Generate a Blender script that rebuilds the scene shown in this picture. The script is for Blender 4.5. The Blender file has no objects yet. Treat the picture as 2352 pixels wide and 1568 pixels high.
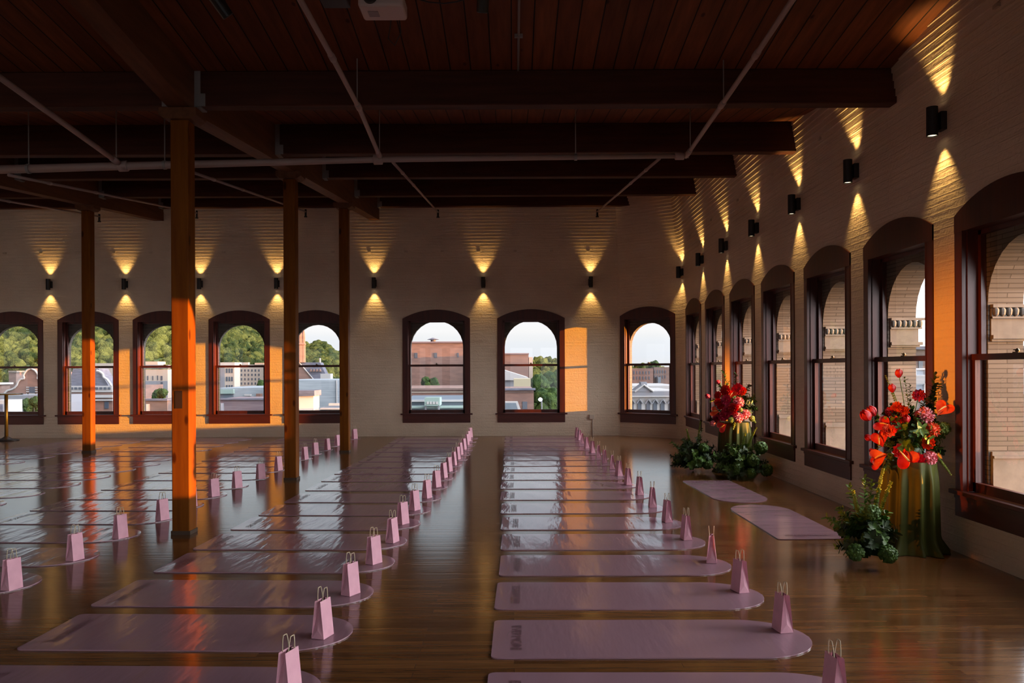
import bpy, bmesh, math, random
from mathutils import Vector, Matrix, noise

random.seed(11)
S = bpy.context.scene
COL = S.collection
PI = math.pi

# ------------------------------------------------------------------ camera
FPX, CAMH, ROLL = 1829.0, 1.5, 0.0045
X0, Y0 = 1178.0, 846.0            # where the room's depth axis meets the 2352x1568 frame
cd = bpy.data.cameras.new('camera')
cam = bpy.data.objects.new('camera', cd)
COL.objects.link(cam)
cd.sensor_fit = 'HORIZONTAL'
cd.sensor_width = 36.0
cd.lens = 36.0 * FPX / 2352.0
cd.shift_x = -(X0 - 1176.0) / 2352.0
cd.shift_y = (Y0 - 784.0) / 2352.0
cd.clip_start, cd.clip_end = 0.05, 3000
cam.matrix_world = Matrix.Translation((0, 0, CAMH)) @ Matrix.Rotation(PI / 2, 4, 'X') @ Matrix.Rotation(-ROLL, 4, 'Z')
S.camera = cam


def F(px, py):
    """floor point seen at a photo pixel"""
    u, v = px - X0, py - Y0
    u, v = u - ROLL * v, v + ROLL * u
    y = FPX * CAMH / v
    return Vector((u * y / FPX, y, 0.0))


def P(px, py, y):
    """point at depth y seen at a photo pixel"""
    u, v = px - X0, py - Y0
    u, v = u - ROLL * v, v + ROLL * u
    return Vector((u * y / FPX, y, CAMH - v * y / FPX))


# ------------------------------------------------------------------ view, sky, sun
vs = S.view_settings
vs.view_transform = 'Standard'
vs.look = 'None'
vs.gamma = 1.0
vs.use_curve_mapping = False
vs.exposure = 0.0
cy = S.cycles
cy.max_bounces = 8
cy.diffuse_bounces = 5
cy.glossy_bounces = 3
cy.transmission_bounces = 2
cy.transparent_max_bounces = 12
cy.caustics_reflective = False
cy.caustics_refractive = False
cy.sample_clamp_indirect = 3.0

SUN_T = 0.175                      # metres along the room per metre across it
SUN_DIR = Vector((-1.0, SUN_T, -0.036)).normalized()

W = bpy.data.worlds.new('evening_sky')
S.world = W
W.use_nodes = True
nt = W.node_tree
nt.nodes.clear()


def N(t, kind, **kw):
    n = t.nodes.new(kind)
    for k, v in kw.items():
        if k.startswith('i_'):
            n.inputs[k[2:].replace('_', ' ')].default_value = v
        else:
            setattr(n, k, v)
    return n


def ramp(t, stops, interp='LINEAR'):
    r = t.nodes.new('ShaderNodeValToRGB')
    cr = r.color_ramp
    cr.interpolation = interp
    while len(cr.elements) < len(stops):
        cr.elements.new(0.5)
    for e, (p, c) in zip(cr.elements, stops):
        e.position = p
        e.color = (*c, 1) if len(c) == 3 else c
    return r


def world():
    t = nt
    L = t.links.new
    tc = N(t, 'ShaderNodeTexCoord')
    sep = N(t, 'ShaderNodeSeparateXYZ')
    L(tc.outputs['Generated'], sep.inputs[0])
    grad = ramp(t, [(0.0, (0.42, 0.40, 0.42)), (0.497, (0.84, 0.83, 0.85)), (0.507, (0.86, 0.89, 0.96)), (0.519, (0.90, 0.93, 0.99)), (0.523, (1.03, 1.02, 1.04)),
                    (0.54, (0.97, 1.0, 1.06)), (0.57, (0.72, 0.85, 0.95)), (0.68, (0.5, 0.66, 0.88)), (1.0, (0.32, 0.47, 0.75))])
    m = N(t, 'ShaderNodeMapRange')
    m.inputs['From Min'].default_value = -1
    L(sep.outputs['Z'], m.inputs['Value'])
    L(m.outputs[0], grad.inputs[0])
    # thin flat cloud bands
    mp = N(t, 'ShaderNodeMapping')
    mp.inputs['Scale'].default_value = (1.5, 1.5, 26)
    L(tc.outputs['Generated'], mp.inputs[0])
    ns = N(t, 'ShaderNodeTexNoise')
    ns.inputs['Scale'].default_value = 1.6
    ns.inputs['Detail'].default_value = 4
    L(mp.outputs[0], ns.inputs[0])
    cr = ramp(t, [(0.42, (0, 0, 0)), (0.6, (1, 1, 1))])
    L(ns.outputs[0], cr.inputs[0])
    mix = N(t, 'ShaderNodeMixRGB')
    mix.inputs[2].default_value = (0.97, 0.95, 0.94, 1)
    mf = N(t, 'ShaderNodeMath', operation='MULTIPLY')
    mf.inputs[1].default_value = 0.45
    L(cr.outputs[0], mf.inputs[0])
    L(mf.outputs[0], mix.inputs[0])
    L(grad.outputs[0], mix.inputs[1])
    # warm glow of the sky round the low sun
    dt = N(t, 'ShaderNodeVectorMath', operation='DOT_PRODUCT')
    dt.inputs[1].default_value = tuple(-SUN_DIR)
    L(tc.outputs['Generated'], dt.inputs[0])
    mx = N(t, 'ShaderNodeMath', operation='MAXIMUM')
    mx.inputs[1].default_value = 0
    L(dt.outputs['Value'], mx.inputs[0])
    pw = N(t, 'ShaderNodeMath', operation='POWER')
    pw.inputs[1].default_value = 1.6
    L(mx.outputs[0], pw.inputs[0])
    gl = N(t, 'ShaderNodeMixRGB', blend_type='ADD')
    gl.inputs[2].default_value = (14.0, 13.6, 14.2, 1)
    L(pw.outputs[0], gl.inputs[0])
    L(mix.outputs[0], gl.inputs[1])
    bg = N(t, 'ShaderNodeBackground')
    bg.inputs['Strength'].default_value = 1.0
    L(gl.outputs[0], bg.inputs[0])
    out = N(t, 'ShaderNodeOutputWorld')
    L(bg.outputs[0], out.inputs[0])


world()

sd = bpy.data.lights.new('low_sun', 'SUN')
sd.energy = 24.0
sd.color = (1.0, 0.37, 0.008)
sd.angle = math.radians(0.5)
sun = bpy.data.objects.new('low_sun', sd)
COL.objects.link(sun)
sun.rotation_euler = SUN_DIR.to_track_quat('-Z', 'Y').to_euler()


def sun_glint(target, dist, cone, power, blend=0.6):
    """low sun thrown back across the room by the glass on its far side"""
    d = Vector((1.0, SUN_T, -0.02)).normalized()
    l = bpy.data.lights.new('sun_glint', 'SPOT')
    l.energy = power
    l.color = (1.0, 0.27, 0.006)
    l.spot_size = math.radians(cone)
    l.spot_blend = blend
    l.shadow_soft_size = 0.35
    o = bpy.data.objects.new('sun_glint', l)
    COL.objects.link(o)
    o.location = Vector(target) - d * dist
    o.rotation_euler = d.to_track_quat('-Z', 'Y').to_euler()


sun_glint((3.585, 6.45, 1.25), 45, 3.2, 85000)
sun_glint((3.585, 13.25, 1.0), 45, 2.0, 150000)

# ------------------------------------------------------------------ room numbers
XW = 3.585       # right wall plane
YF = 17.75       # far wall plane
XL = -14.0       # left wall plane
YB = -7.0        # wall behind the camera
YV = 7.36        # valley of the roof


def zc(y):
    return 4.26 + 0.11 * (y - YV) if y > YV else 4.26 + 0.133 * (YV - y)


# ------------------------------------------------------------------ materials
MATS = {}


def mat(name, col, rough=0.6, metal=0.0, build=None, spec=0.5):
    if name in MATS:
        return MATS[name]
    m = bpy.data.materials.new(name)
    m.use_nodes = True
    t = m.node_tree
    b = t.nodes['Principled BSDF']
    b.inputs['Base Color'].default_value = (*col, 1)
    b.inputs['Roughness'].default_value = rough
    b.inputs['Metallic'].default_value = metal
    b.inputs['Specular IOR Level'].default_value = spec
    if build:
        build(t, b)
    MATS[name] = m
    return m


def tex_vec(t, kind='Object', scale=(1, 1, 1), rot=(0, 0, 0)):
    tc = N(t, 'ShaderNodeTexCoord')
    mp = N(t, 'ShaderNodeMapping')
    mp.inputs['Scale'].default_value = scale
    mp.inputs['Rotation'].default_value = rot
    t.links.new(tc.outputs[kind], mp.inputs[0])
    return mp.outputs[0]


def noise_n(t, vec, scale, detail=3, rough=0.55):
    n = N(t, 'ShaderNodeTexNoise')
    n.inputs['Scale'].default_value = scale
    n.inputs['Detail'].default_value = detail
    n.inputs['Roughness'].default_value = rough
    t.links.new(vec, n.inputs[0])
    return n.outputs[0]


def vary(c0, c1, scale, vscale=(1, 1, 1), bump=0.0, bdist=0.01, kind='Object', lo=0.35, hi=0.65, detail=4):
    """two-tone noise colour, optional bump"""
    def f(t, b):
        v = tex_vec(t, kind, vscale)
        n = noise_n(t, v, scale, detail)
        r = ramp(t, [(lo, c0), (hi, c1)])
        t.links.new(n, r.inputs[0])
        t.links.new(r.outputs[0], b.inputs['Base Color'])
        if bump:
            bp = N(t, 'ShaderNodeBump')
            bp.inputs['Strength'].default_value = bump
            bp.inputs['Distance'].default_value = bdist
            t.links.new(n, bp.inputs['Height'])
            t.links.new(bp.outputs[0], b.inputs['Normal'])
    return f


def brick_paint(t, b):
    """cream paint over rough brick courses; UV: metres along the wall, metres up"""
    L = t.links.new
    v = tex_vec(t, 'UV')
    n1 = noise_n(t, v, 7, 3)
    wob = N(t, 'ShaderNodeMixRGB', blend_type='ADD')
    wob.inputs[0].default_value = 0.022
    L(v, wob.inputs[1])
    nc = N(t, 'ShaderNodeTexNoise')
    nc.inputs['Scale'].default_value = 6
    L(v, nc.inputs[0])
    L(nc.outputs['Color'], wob.inputs[2])
    br = N(t, 'ShaderNodeTexBrick')
    br.inputs['Scale'].default_value = 1
    br.inputs['Brick Width'].default_value = 0.86
    br.inputs['Row Height'].default_value = 0.07
    br.inputs['Mortar Size'].default_value = 0.007
    br.inputs['Mortar Smooth'].default_value = 0.6
    br.inputs['Color1'].default_value = (1, 1, 1, 1)
    br.inputs['Color2'].default_value = (0.7, 0.7, 0.7, 1)
    br.inputs['Mortar'].default_value = (0.0, 0.0, 0.0, 1)
    L(wob.outputs[0], br.inputs[0])
    n2 = noise_n(t, v, 30, 4)
    n3 = noise_n(t, v, 1.1, 3)
    r = ramp(t, [(0.3, (0.60, 0.485, 0.36)), (0.7, (0.71, 0.585, 0.44))])
    L(n3, r.inputs[0])
    L(r.outputs[0], b.inputs['Base Color'])
    h = N(t, 'ShaderNodeMath', operation='MULTIPLY_ADD')
    h.inputs[1].default_value = 0.9
    L(n2, h.inputs[0])
    bs = N(t, 'ShaderNodeMath', operation='MULTIPLY')
    bs.inputs[1].default_value = 0.26
    L(br.outputs['Color'], bs.inputs[0])
    L(bs.outputs[0], h.inputs[2])
    h2 = N(t, 'ShaderNodeMath', operation='MULTIPLY_ADD')
    h2.inputs[1].default_value = 1.0
    nh = noise_n(t, tex_vec(t, 'UV', (1.2, 16, 1)), 1.6, 3)
    L(nh, h2.inputs[0])
    L(h.outputs[0], h2.inputs[2])
    bp = N(t, 'ShaderNodeBump')
    bp.inputs['Strength'].default_value = 0.75
    bp.inputs['Distance'].default_value = 0.011
    L(h2.outputs[0], bp.inputs['Height'])
    L(bp.outputs[0], b.inputs['Normal'])


def bare_brick(c1, c2, mortar, w=0.21, h=0.07, ms=0.008, kind='UV', bump=0.5):
    def f(t, b):
        L = t.links.new
        v = tex_vec(t, kind)
        br = N(t, 'ShaderNodeTexBrick')
        br.inputs['Scale'].default_value = 1
        br.inputs['Brick Width'].default_value = w
        br.inputs['Row Height'].default_value = h
        br.inputs['Mortar Size'].default_value = ms
        br.inputs['Color1'].default_value = (*c1, 1)
        br.inputs['Color2'].default_value = (*c2, 1)
        br.inputs['Mortar'].default_value = (*mortar, 1)
        L(v, br.inputs[0])
        L(br.outputs['Color'], b.inputs['Base Color'])
        if bump:
            bp = N(t, 'ShaderNodeBump', invert=True)
            bp.inputs['Strength'].default_value = bump
            bp.inputs['Distance'].default_value = 0.01
            L(br.outputs['Fac'], bp.inputs['Height'])
            L(bp.outputs[0], b.inputs['Normal'])
    return f


def floor_wood(t, b):
    L = t.links.new
    v = tex_vec(t, 'Object')
    br = N(t, 'ShaderNodeTexBrick')
    br.offset = 0.37
    br.inputs['Scale'].default_value = 1
    br.inputs['Brick Width'].default_value = 1.35
    br.inputs['Row Height'].default_value = 0.057
    br.inputs['Mortar Size'].default_value = 0.0012
    br.inputs['Mortar Smooth'].default_value = 0.1
    br.inputs['Color1'].default_value = (0.25, 0.115, 0.042, 1)
    br.inputs['Color2'].default_value = (0.135, 0.058, 0.021, 1)
    br.inputs['Mortar'].default_value = (0.03, 0.014, 0.007, 1)
    L(v, br.inputs[0])
    g = noise_n(t, tex_vec(t, 'Object', (1.5, 22, 1)), 2.2, 5, 0.6)
    gr = ramp(t, [(0.3, (0.62, 0.58, 0.52)), (0.7, (1.25, 1.2, 1.1))])
    L(g, gr.inputs[0])
    mu = N(t, 'ShaderNodeMixRGB', blend_type='MULTIPLY')
    mu.inputs[0].default_value = 0.85
    L(br.outputs['Color'], mu.inputs[1])
    L(gr.outputs[0], mu.inputs[2])
    L(mu.outputs[0], b.inputs['Base Color'])
    rn = N(t, 'ShaderNodeMapRange')
    rn.inputs['To Min'].default_value = 0.09
    rn.inputs['To Max'].default_value = 0.19
    L(g, rn.inputs['Value'])
    L(rn.outputs[0], b.inputs['Roughness'])
    wv = noise_n(t, tex_vec(t, 'Object', (0.7, 17.5, 1)), 1.0, 2)
    bp = N(t, 'ShaderNodeBump')
    bp.inputs['Strength'].default_value = 0.25
    bp.inputs['Distance'].default_value = 0.003
    L(wv, bp.inputs['Height'])
    bp2 = N(t, 'ShaderNodeBump', invert=True)
    bp2.inputs['Strength'].default_value = 0.35
    bp2.inputs['Distance'].default_value = 0.0015
    L(br.outputs['Fac'], bp2.inputs['Height'])
    L(bp.outputs[0], bp2.inputs['Normal'])
    L(bp2.outputs[0], b.inputs['Normal'])


def plank_ceiling(t, b):
    L = t.links.new
    v = tex_vec(t, 'Object', (1, 1, 1), (0, 0, PI / 2))
    br = N(t, 'ShaderNodeTexBrick')
    br.inputs['Scale'].default_value = 1
    br.inputs['Brick Width'].default_value = 40
    br.inputs['Row Height'].default_value = 0.188
    br.inputs['Mortar Size'].default_value = 0.006
    br.inputs['Mortar Smooth'].default_value = 0.2
    br.inputs['Color1'].default_value = (0.20, 0.064, 0.023, 1)
    br.inputs['Color2'].default_value = (0.13, 0.04, 0.015, 1)
    br.inputs['Mortar'].default_value = (0.012, 0.006, 0.004, 1)
    L(v, br.inputs[0])
    g = noise_n(t, tex_vec(t, 'Object', (9, 0.9, 1)), 2.0, 5, 0.6)
    gr = ramp(t, [(0.3, (0.6, 0.55, 0.5)), (0.7, (1.25, 1.2, 1.15))])
    L(g, gr.inputs[0])
    mu = N(t, 'ShaderNodeMixRGB', blend_type='MULTIPLY')
    mu.inputs[0].default_value = 0.8
    L(br.outputs['Color'], mu.inputs[1])
    L(gr.outputs[0], mu.inputs[2])
    # knots
    vo = N(t, 'ShaderNodeTexVoronoi')
    vo.inputs['Scale'].default_value = 2.3
    L(tex_vec(t, 'Object', (1.6, 0.8, 1)), vo.inputs[0])
    kr = ramp(t, [(0.0, (0.25, 0.2, 0.18)), (0.045, (0.4, 0.35, 0.3)), (0.075, (1, 1, 1))])
    L(vo.outputs['Distance'], kr.inputs[0])
    mk = N(t, 'ShaderNodeMixRGB', blend_type='MULTIPLY')
    mk.inputs[0].default_value = 1
    L(mu.outputs[0], mk.inputs[1])
    L(kr.outputs[0], mk.inputs[2])
    L(mk.outputs[0], b.inputs['Base Color'])
    bp = N(t, 'ShaderNodeBump', invert=True)
    bp.inputs['Strength'].default_value = 0.8
    bp.inputs['Distance'].default_value = 0.01
    L(br.outputs['Fac'], bp.inputs['Height'])
    L(bp.outputs[0], b.inputs['Normal'])


def timber(c0, c1, axis='Z', knots=True):
    def f(t, b):
        L = t.links.new
        sc = {'Z': (9, 9, 0.7), 'X': (0.7, 9, 9), 'Y': (9, 0.7, 9)}[axis]
        g = noise_n(t, tex_vec(t, 'Object', sc), 1.6, 5, 0.6)
        r = ramp(t, [(0.3, c0), (0.68, c1)])
        L(g, r.inputs[0])
        src = r.outputs[0]
        if knots:
            vo = N(t, 'ShaderNodeTexVoronoi')
            vo.inputs['Scale'].default_value = 1.0
            ks = {'Z': (6, 6, 2.2), 'X': (2.2, 6, 6), 'Y': (6, 2.2, 6)}[axis]
            L(tex_vec(t, 'Object', ks), vo.inputs[0])
            kr = ramp(t, [(0.0, (0.12, 0.07, 0.05)), (0.1, (0.3, 0.2, 0.15)), (0.15, (1, 1, 1))])
            L(vo.outputs['Distance'], kr.inputs[0])
            mk = N(t, 'ShaderNodeMixRGB', blend_type='MULTIPLY')
            mk.inputs[0].default_value = 0.9
            L(src, mk.inputs[1])
            L(kr.outputs[0], mk.inputs[2])
            src = mk.outputs[0]
        L(src, b.inputs['Base Color'])
        bp = N(t, 'ShaderNodeBump')
        bp.inputs['Strength'].default_value = 0.3
        bp.inputs['Distance'].default_value = 0.006
        L(g, bp.inputs['Height'])
        L(bp.outputs[0], b.inputs['Normal'])
    return f


def glass_mat():
    if 'pane' in MATS:
        return MATS['pane']
    m = bpy.data.materials.new('window_pane_glass')
    m.use_nodes = True
    t = m.node_tree
    t.nodes.clear()
    tr = N(t, 'ShaderNodeBsdfTransparent')
    tr.inputs[0].default_value = (0.99, 0.995, 0.99, 1)
    gl = N(t, 'ShaderNodeBsdfGlossy')
    gl.inputs['Roughness'].default_value = 0.0
    fr = N(t, 'ShaderNodeFresnel')
    fr.inputs['IOR'].default_value = 1.45
    mx = N(t, 'ShaderNodeMixShader')
    out = N(t, 'ShaderNodeOutputMaterial')
    ge = N(t, 'ShaderNodeNewGeometry')
    sb = N(t, 'ShaderNodeMath', operation='SUBTRACT')
    sb.inputs[0].default_value = 1.0
    t.links.new(ge.outputs['Backfacing'], sb.inputs[1])
    ml = N(t, 'ShaderNodeMath', operation='MULTIPLY')
    t.links.new(fr.outputs[0], ml.inputs[0])
    t.links.new(sb.outputs[0], ml.inputs[1])
    t.links.new(ml.outputs[0], mx.inputs[0])
    t.links.new(tr.outputs[0], mx.inputs[1])
    t.links.new(gl.outputs[0], mx.inputs[2])
    t.links.new(mx.outputs[0], out.inputs[0])
    MATS['pane'] = m
    return m


def emit_mat(name, col, s):
    if name in MATS:
        return MATS[name]
    m = bpy.data.materials.new(name)
    m.use_nodes = True
    b = m.node_tree.nodes['Principled BSDF']
    b.inputs['Base Color'].default_value = (*col, 1)
    b.inputs['Emission Color'].default_value = (*col, 1)
    b.inputs['Emission Strength'].default_value = s
    MATS[name] = m
    return m


M_WALL = mat('painted_brick', (0.6, 0.5, 0.4), 0.6, build=brick_paint, spec=0.35)
M_BARE = mat('unpainted_brick', (0.2, 0.12, 0.09), 0.8, build=bare_brick((0.17, 0.10, 0.075), (0.12, 0.075, 0.06), (0.16, 0.14, 0.12)))
M_FLOOR = mat('strip_floor_wood', (0.2, 0.1, 0.04), 0.2, build=floor_wood, spec=0.75)
M_CEIL = mat('plank_ceiling_wood', (0.2, 0.07, 0.03), 0.65, build=plank_ceiling, spec=0.25)
M_POST = mat('post_timber', (0.6, 0.2, 0.05), 0.5, build=timber((0.13, 0.033, 0.0025), (0.21, 0.066, 0.0045), 'Z'), spec=0.12)
M_BEAMX = mat('beam_timber', (0.2, 0.06, 0.03), 0.65, build=timber((0.04, 0.0105, 0.005), (0.08, 0.023, 0.011), 'X', False), spec=0.25)
M_BEAMY = mat('girder_timber', (0.3, 0.1, 0.04), 0.6, build=timber((0.095, 0.034, 0.014), (0.16, 0.06, 0.025), 'Y', False), spec=0.25)
M_FRAME = mat('stained_window_wood', (0.13, 0.03, 0.015), 0.42, build=timber((0.04, 0.006, 0.003), (0.08, 0.013, 0.006), 'Z', False))
M_FRAMEH = mat('stained_sill_wood', (0.13, 0.03, 0.015), 0.45, build=timber((0.04, 0.006, 0.003), (0.08, 0.013, 0.006), 'X', False))
M_PANE = glass_mat()
M_BRASS = mat('aged_metal', (0.12, 0.09, 0.06), 0.35, 1.0)
M_BLACK = mat('black_metal', (0.012, 0.011, 0.011), 0.45)
M_PIPE = mat('white_pipe_paint', (0.36, 0.27, 0.245), 0.45)
M_STEEL = mat('grey_steel', (0.30, 0.29, 0.28), 0.45, 0.4)
M_LENS = emit_mat('lit_lamp_lens', (1.0, 0.80, 0.50), 3.0)
M_REVEAL = mat('tan_brick', (0.5, 0.33, 0.2), 0.8, build=bare_brick((0.125, 0.105, 0.085), (0.085, 0.07, 0.056), (0.035, 0.029, 0.024), 0.3, 0.038, 0.004))
M_STONE = mat('pale_carved_stone', (0.6, 0.5, 0.4), 0.8, build=vary((0.115, 0.105, 0.092), (0.165, 0.15, 0.13), 6, bump=0.3))


def mat_rubber(t, b):
    L = t.links.new
    oi = N(t, 'ShaderNodeObjectInfo')
    tc = N(t, 'ShaderNodeTexCoord')
    mp = N(t, 'ShaderNodeMapping')
    mp.inputs['Scale'].default_value = (5.5, 1.1, 1)
    mp.inputs['Rotation'].default_value = (0, 0, 0.22)
    L(tc.outputs['Object'], mp.inputs[0])
    ad = N(t, 'ShaderNodeVectorMath', operation='ADD')
    sc = N(t, 'ShaderNodeVectorMath', operation='SCALE')
    sc.inputs['Scale'].default_value = 40
    cx = N(t, 'ShaderNodeCombineXYZ')
    for i in range(3):
        L(oi.outputs['Random'], cx.inputs[i])
    L(cx.outputs[0], sc.inputs[0])
    L(mp.outputs[0], ad.inputs[0])
    L(sc.outputs[0], ad.inputs[1])
    n = noise_n(t, ad.outputs[0], 1.5, 3)
    bp = N(t, 'ShaderNodeBump')
    bp.inputs['Strength'].default_value = 0.4
    bp.inputs['Distance'].default_value = 0.015
    L(n, bp.inputs['Height'])
    L(bp.outputs[0], b.inputs['Normal'])


M_MAT = mat('mauve_mat_rubber', (0.40, 0.235, 0.29), 0.13, build=mat_rubber, spec=0.95)
M_MATTXT = mat('mat_print', (0.15, 0.055, 0.075), 0.4)
M_BAG = mat('pink_paper', (0.72, 0.27, 0.42), 0.7, build=vary((0.76, 0.40, 0.49), (0.84, 0.46, 0.55), 12))
M_CORD = mat('cream_paper_cord', (0.62, 0.52, 0.36), 0.8)


# ------------------------------------------------------------------ mesh builder
class MB:
    def __init__(self):
        self.v, self.f, self.uv, self.mi = [], [], {}, []

    def add(self, verts, faces, uvs=None, m=0):
        o = len(self.v)
        self.v += [tuple(p) for p in verts]
        for k, fc in enumerate(faces):
            if uvs:
                self.uv[len(self.f)] = uvs[k]
            self.f.append([i + o for i in fc])
            self.mi.append(m)
        return self

    def quad(self, a, b, c, d, uv=None, m=0):
        return self.add([a, b, c, d], [[0, 1, 2, 3]], [uv] if uv else None, m)

    def box(self, x0, x1, y0, y1, z0, z1, m=0, M=None):
        p = [Vector((x, y, z)) for z in (z0, z1) for y in (y0, y1) for x in (x0, x1)]
        if M:
            p = [M @ q for q in p]
        return self.add(p, [[0, 2, 3, 1], [4, 5, 7, 6], [0, 1, 5, 4], [2, 6, 7, 3], [0, 4, 6, 2], [1, 3, 7, 5]], m=m)

    def prism(self, pts, fn, d0, d1, m=0):
        """polygon pts (2D) swept from d0 to d1; fn(a, b, d) -> point"""
        n = len(pts)
        vs_ = [fn(a, b, d0) for a, b in pts] + [fn(a, b, d1) for a, b in pts]
        fs = [list(range(n))[::-1], [i + n for i in range(n)]]
        fs += [[i, (i + 1) % n, (i + 1) % n + n, i + n] for i in range(n)]
        return self.add(vs_, fs, m=m)

    def tube(self, pts, r, n=8, m=0, caps=True):
        pts = [Vector(p) for p in pts]
        rs = r if isinstance(r, (list, tuple)) else [r] * len(pts)
        rings = []
        ref = None
        for i, p in enumerate(pts):
            d = (pts[min(i + 1, len(pts) - 1)] - pts[max(i - 1, 0)])
            if d.length < 1e-9:
                d = Vector((0, 0, 1))
            d.normalize()
            if ref is None:
                ref = d.orthogonal().normalized()
            ref = (ref - d * ref.dot(d))
            if ref.length < 1e-6:
                ref = d.orthogonal()
            ref.normalize()
            q = d.cross(ref)
            rings.append([p + (ref * math.cos(2 * PI * k / n) + q * math.sin(2 * PI * k / n)) * rs[i] for k in range(n)])
        vv = [p for rg in rings for p in rg]
        ff = []
        for i in range(len(pts) - 1):
            for k in range(n):
                a, b = i * n + k, i * n + (k + 1) % n
                ff.append([a, b, b + n, a + n])
        if caps:
            ff.append(list(range(n))[::-1])
            ff.append([(len(pts) - 1) * n + k for k in range(n)])
        return self.add(vv, ff, m=m)

    def lathe(self, prof, c=(0, 0, 0), n=20, m=0, M=None):
        """prof: list of (r, z)"""
        c = Vector(c)
        vv = []
        for r, z in prof:
            for k in range(n):
                p = Vector((r * math.cos(2 * PI * k / n), r * math.sin(2 * PI * k / n), z))
                if M:
                    p = M @ p
                vv.append(p + c)
        ff = []
        for i in range(len(prof) - 1):
            for k in range(n):
                a, b = i * n + k, i * n + (k + 1) % n
                ff.append([a, b, b + n, a + n])
        ff.append(list(range(n))[::-1])
        ff.append([(len(prof) - 1) * n + k for k in range(n)])
        return self.add(vv, ff, m=m)

    def merge(self, other, M=None):
        vv = [M @ Vector(p) for p in other.v] if M else other.v
        o = len(self.v)
        self.v += [tuple(p) for p in vv]
        for k, fc in enumerate(other.f):
            if k in other.uv:
                self.uv[len(self.f)] = other.uv[k]
            self.f.append([i + o for i in fc])
            self.mi.append(other.mi[k])
        return self

    def mesh(self, name, mats, smooth=False):
        me = bpy.data.meshes.new(name)
        me.from_pydata(self.v, [], self.f)
        for mm in (mats if isinstance(mats, (list, tuple)) else [mats]):
            me.materials.append(mm)
        if self.uv:
            ul = me.uv_layers.new(name='UVMap')
            for p in me.polygons:
                u = self.uv.get(p.index)
                if u:
                    for k, li in enumerate(p.loop_indices):
                        ul.data[li].uv = u[k]
        for p, mi in zip(me.polygons, self.mi):
            p.material_index = mi
            p.use_smooth = smooth
        me.update()
        return me

    def build(self, name, mats, parent=None, smooth=False):
        return link(name, self.mesh(name, mats, smooth), parent)


def link(name, data, parent=None):
    o = bpy.data.objects.new(name, data)
    COL.objects.link(o)
    if parent:
        o.parent = parent
        o.matrix_parent_inverse = Matrix.Identity(4)
    return o


def empty(name, loc=(0, 0, 0), rz=0.0):
    o = bpy.data.objects.new(name, None)
    o.empty_display_size = 0.1
    COL.objects.link(o)
    o.location = loc
    o.rotation_euler = (0, 0, rz)
    return o


def tag(o, label=None, cat=None, group=None, kind=None):
    if label:
        o['label'] = label
    if cat:
        o['category'] = cat
    if group:
        o['group'] = group
    if kind:
        o['kind'] = kind
    return o


def bevel(o, w=0.005, seg=2):
    md = o.modifiers.new('edge', 'BEVEL')
    md.width = w
    md.segments = seg
    md.limit_method = 'ANGLE'
    return o


ORD = ['front', 'second', 'third', 'fourth', 'fifth', 'sixth', 'seventh', 'eighth', 'ninth', 'tenth', 'eleventh',
       'twelfth', 'thirteenth', 'fourteenth', 'fifteenth', 'sixteenth', 'seventeenth', 'eighteenth']

# ------------------------------------------------------------------ the room shell
# wall path, seen from inside: far wall, canted corner, right wall
FC = Vector((2.92, 17.30))
FA = math.radians(36)
FT = Vector((math.cos(FA), -math.sin(FA)))
fL, fR = FC - FT * 0.67, FC + FT * 0.67


def bez(a, c, b, n):
    return [a * (1 - t) ** 2 + c * 2 * t * (1 - t) + b * t * t for t in [k / n for k in range(1, n)]]


kL = FC - FT * ((YF - FC.y) / -FT.y)          # where the canted plane would meet the far wall
kR = FC + FT * ((XW - FC.x) / FT.x)           # and the right wall
cA, cB = Vector((1.55, YF)), Vector((XW, 16.5))
PATH = [Vector((XL, YF)), cA] + bez(cA, kL, fL, 7) + [fL, fR] + bez(fR, kR, cB, 6) + [cB, Vector((XW, YB))]
I_FACET = PATH.index(fL)
I_RIGHT = len(PATH) - 2
CUM = [0.0]
for i in range(len(PATH) - 1):
    CUM.append(CUM[-1] + (PATH[i + 1] - PATH[i]).length)


def seg_n(i):
    t = (PATH[i + 1] - PATH[i]).normalized()
    return t, Vector((-t.y, t.x))      # outward normal (to the left of travel is outside: far side, right side)


def vert_in(i):
    """inward unit offset at path vertex (mitred)"""
    ns = []
    if i > 0:
        ns.append(seg_n(i - 1)[1])
    if i < len(PATH) - 1:
        ns.append(seg_n(i)[1])
    n = sum(ns, Vector((0, 0))).normalized()
    k = 1.0 / max(0.5, n.dot(ns[0]))
    return -n * k


ZCOR = 3.86        # the corbelled courses begin here
ZTOP = 6.35


def corbel_profile():
    pr = [(0.0, ZCOR)]
    k = 0
    z = ZCOR
    while z < ZTOP:
        off = 0.0125 * (k + 1)
        pr += [(off, z), (off, z + 0.07)]
        z += 0.07
        k += 1
    return pr


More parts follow.
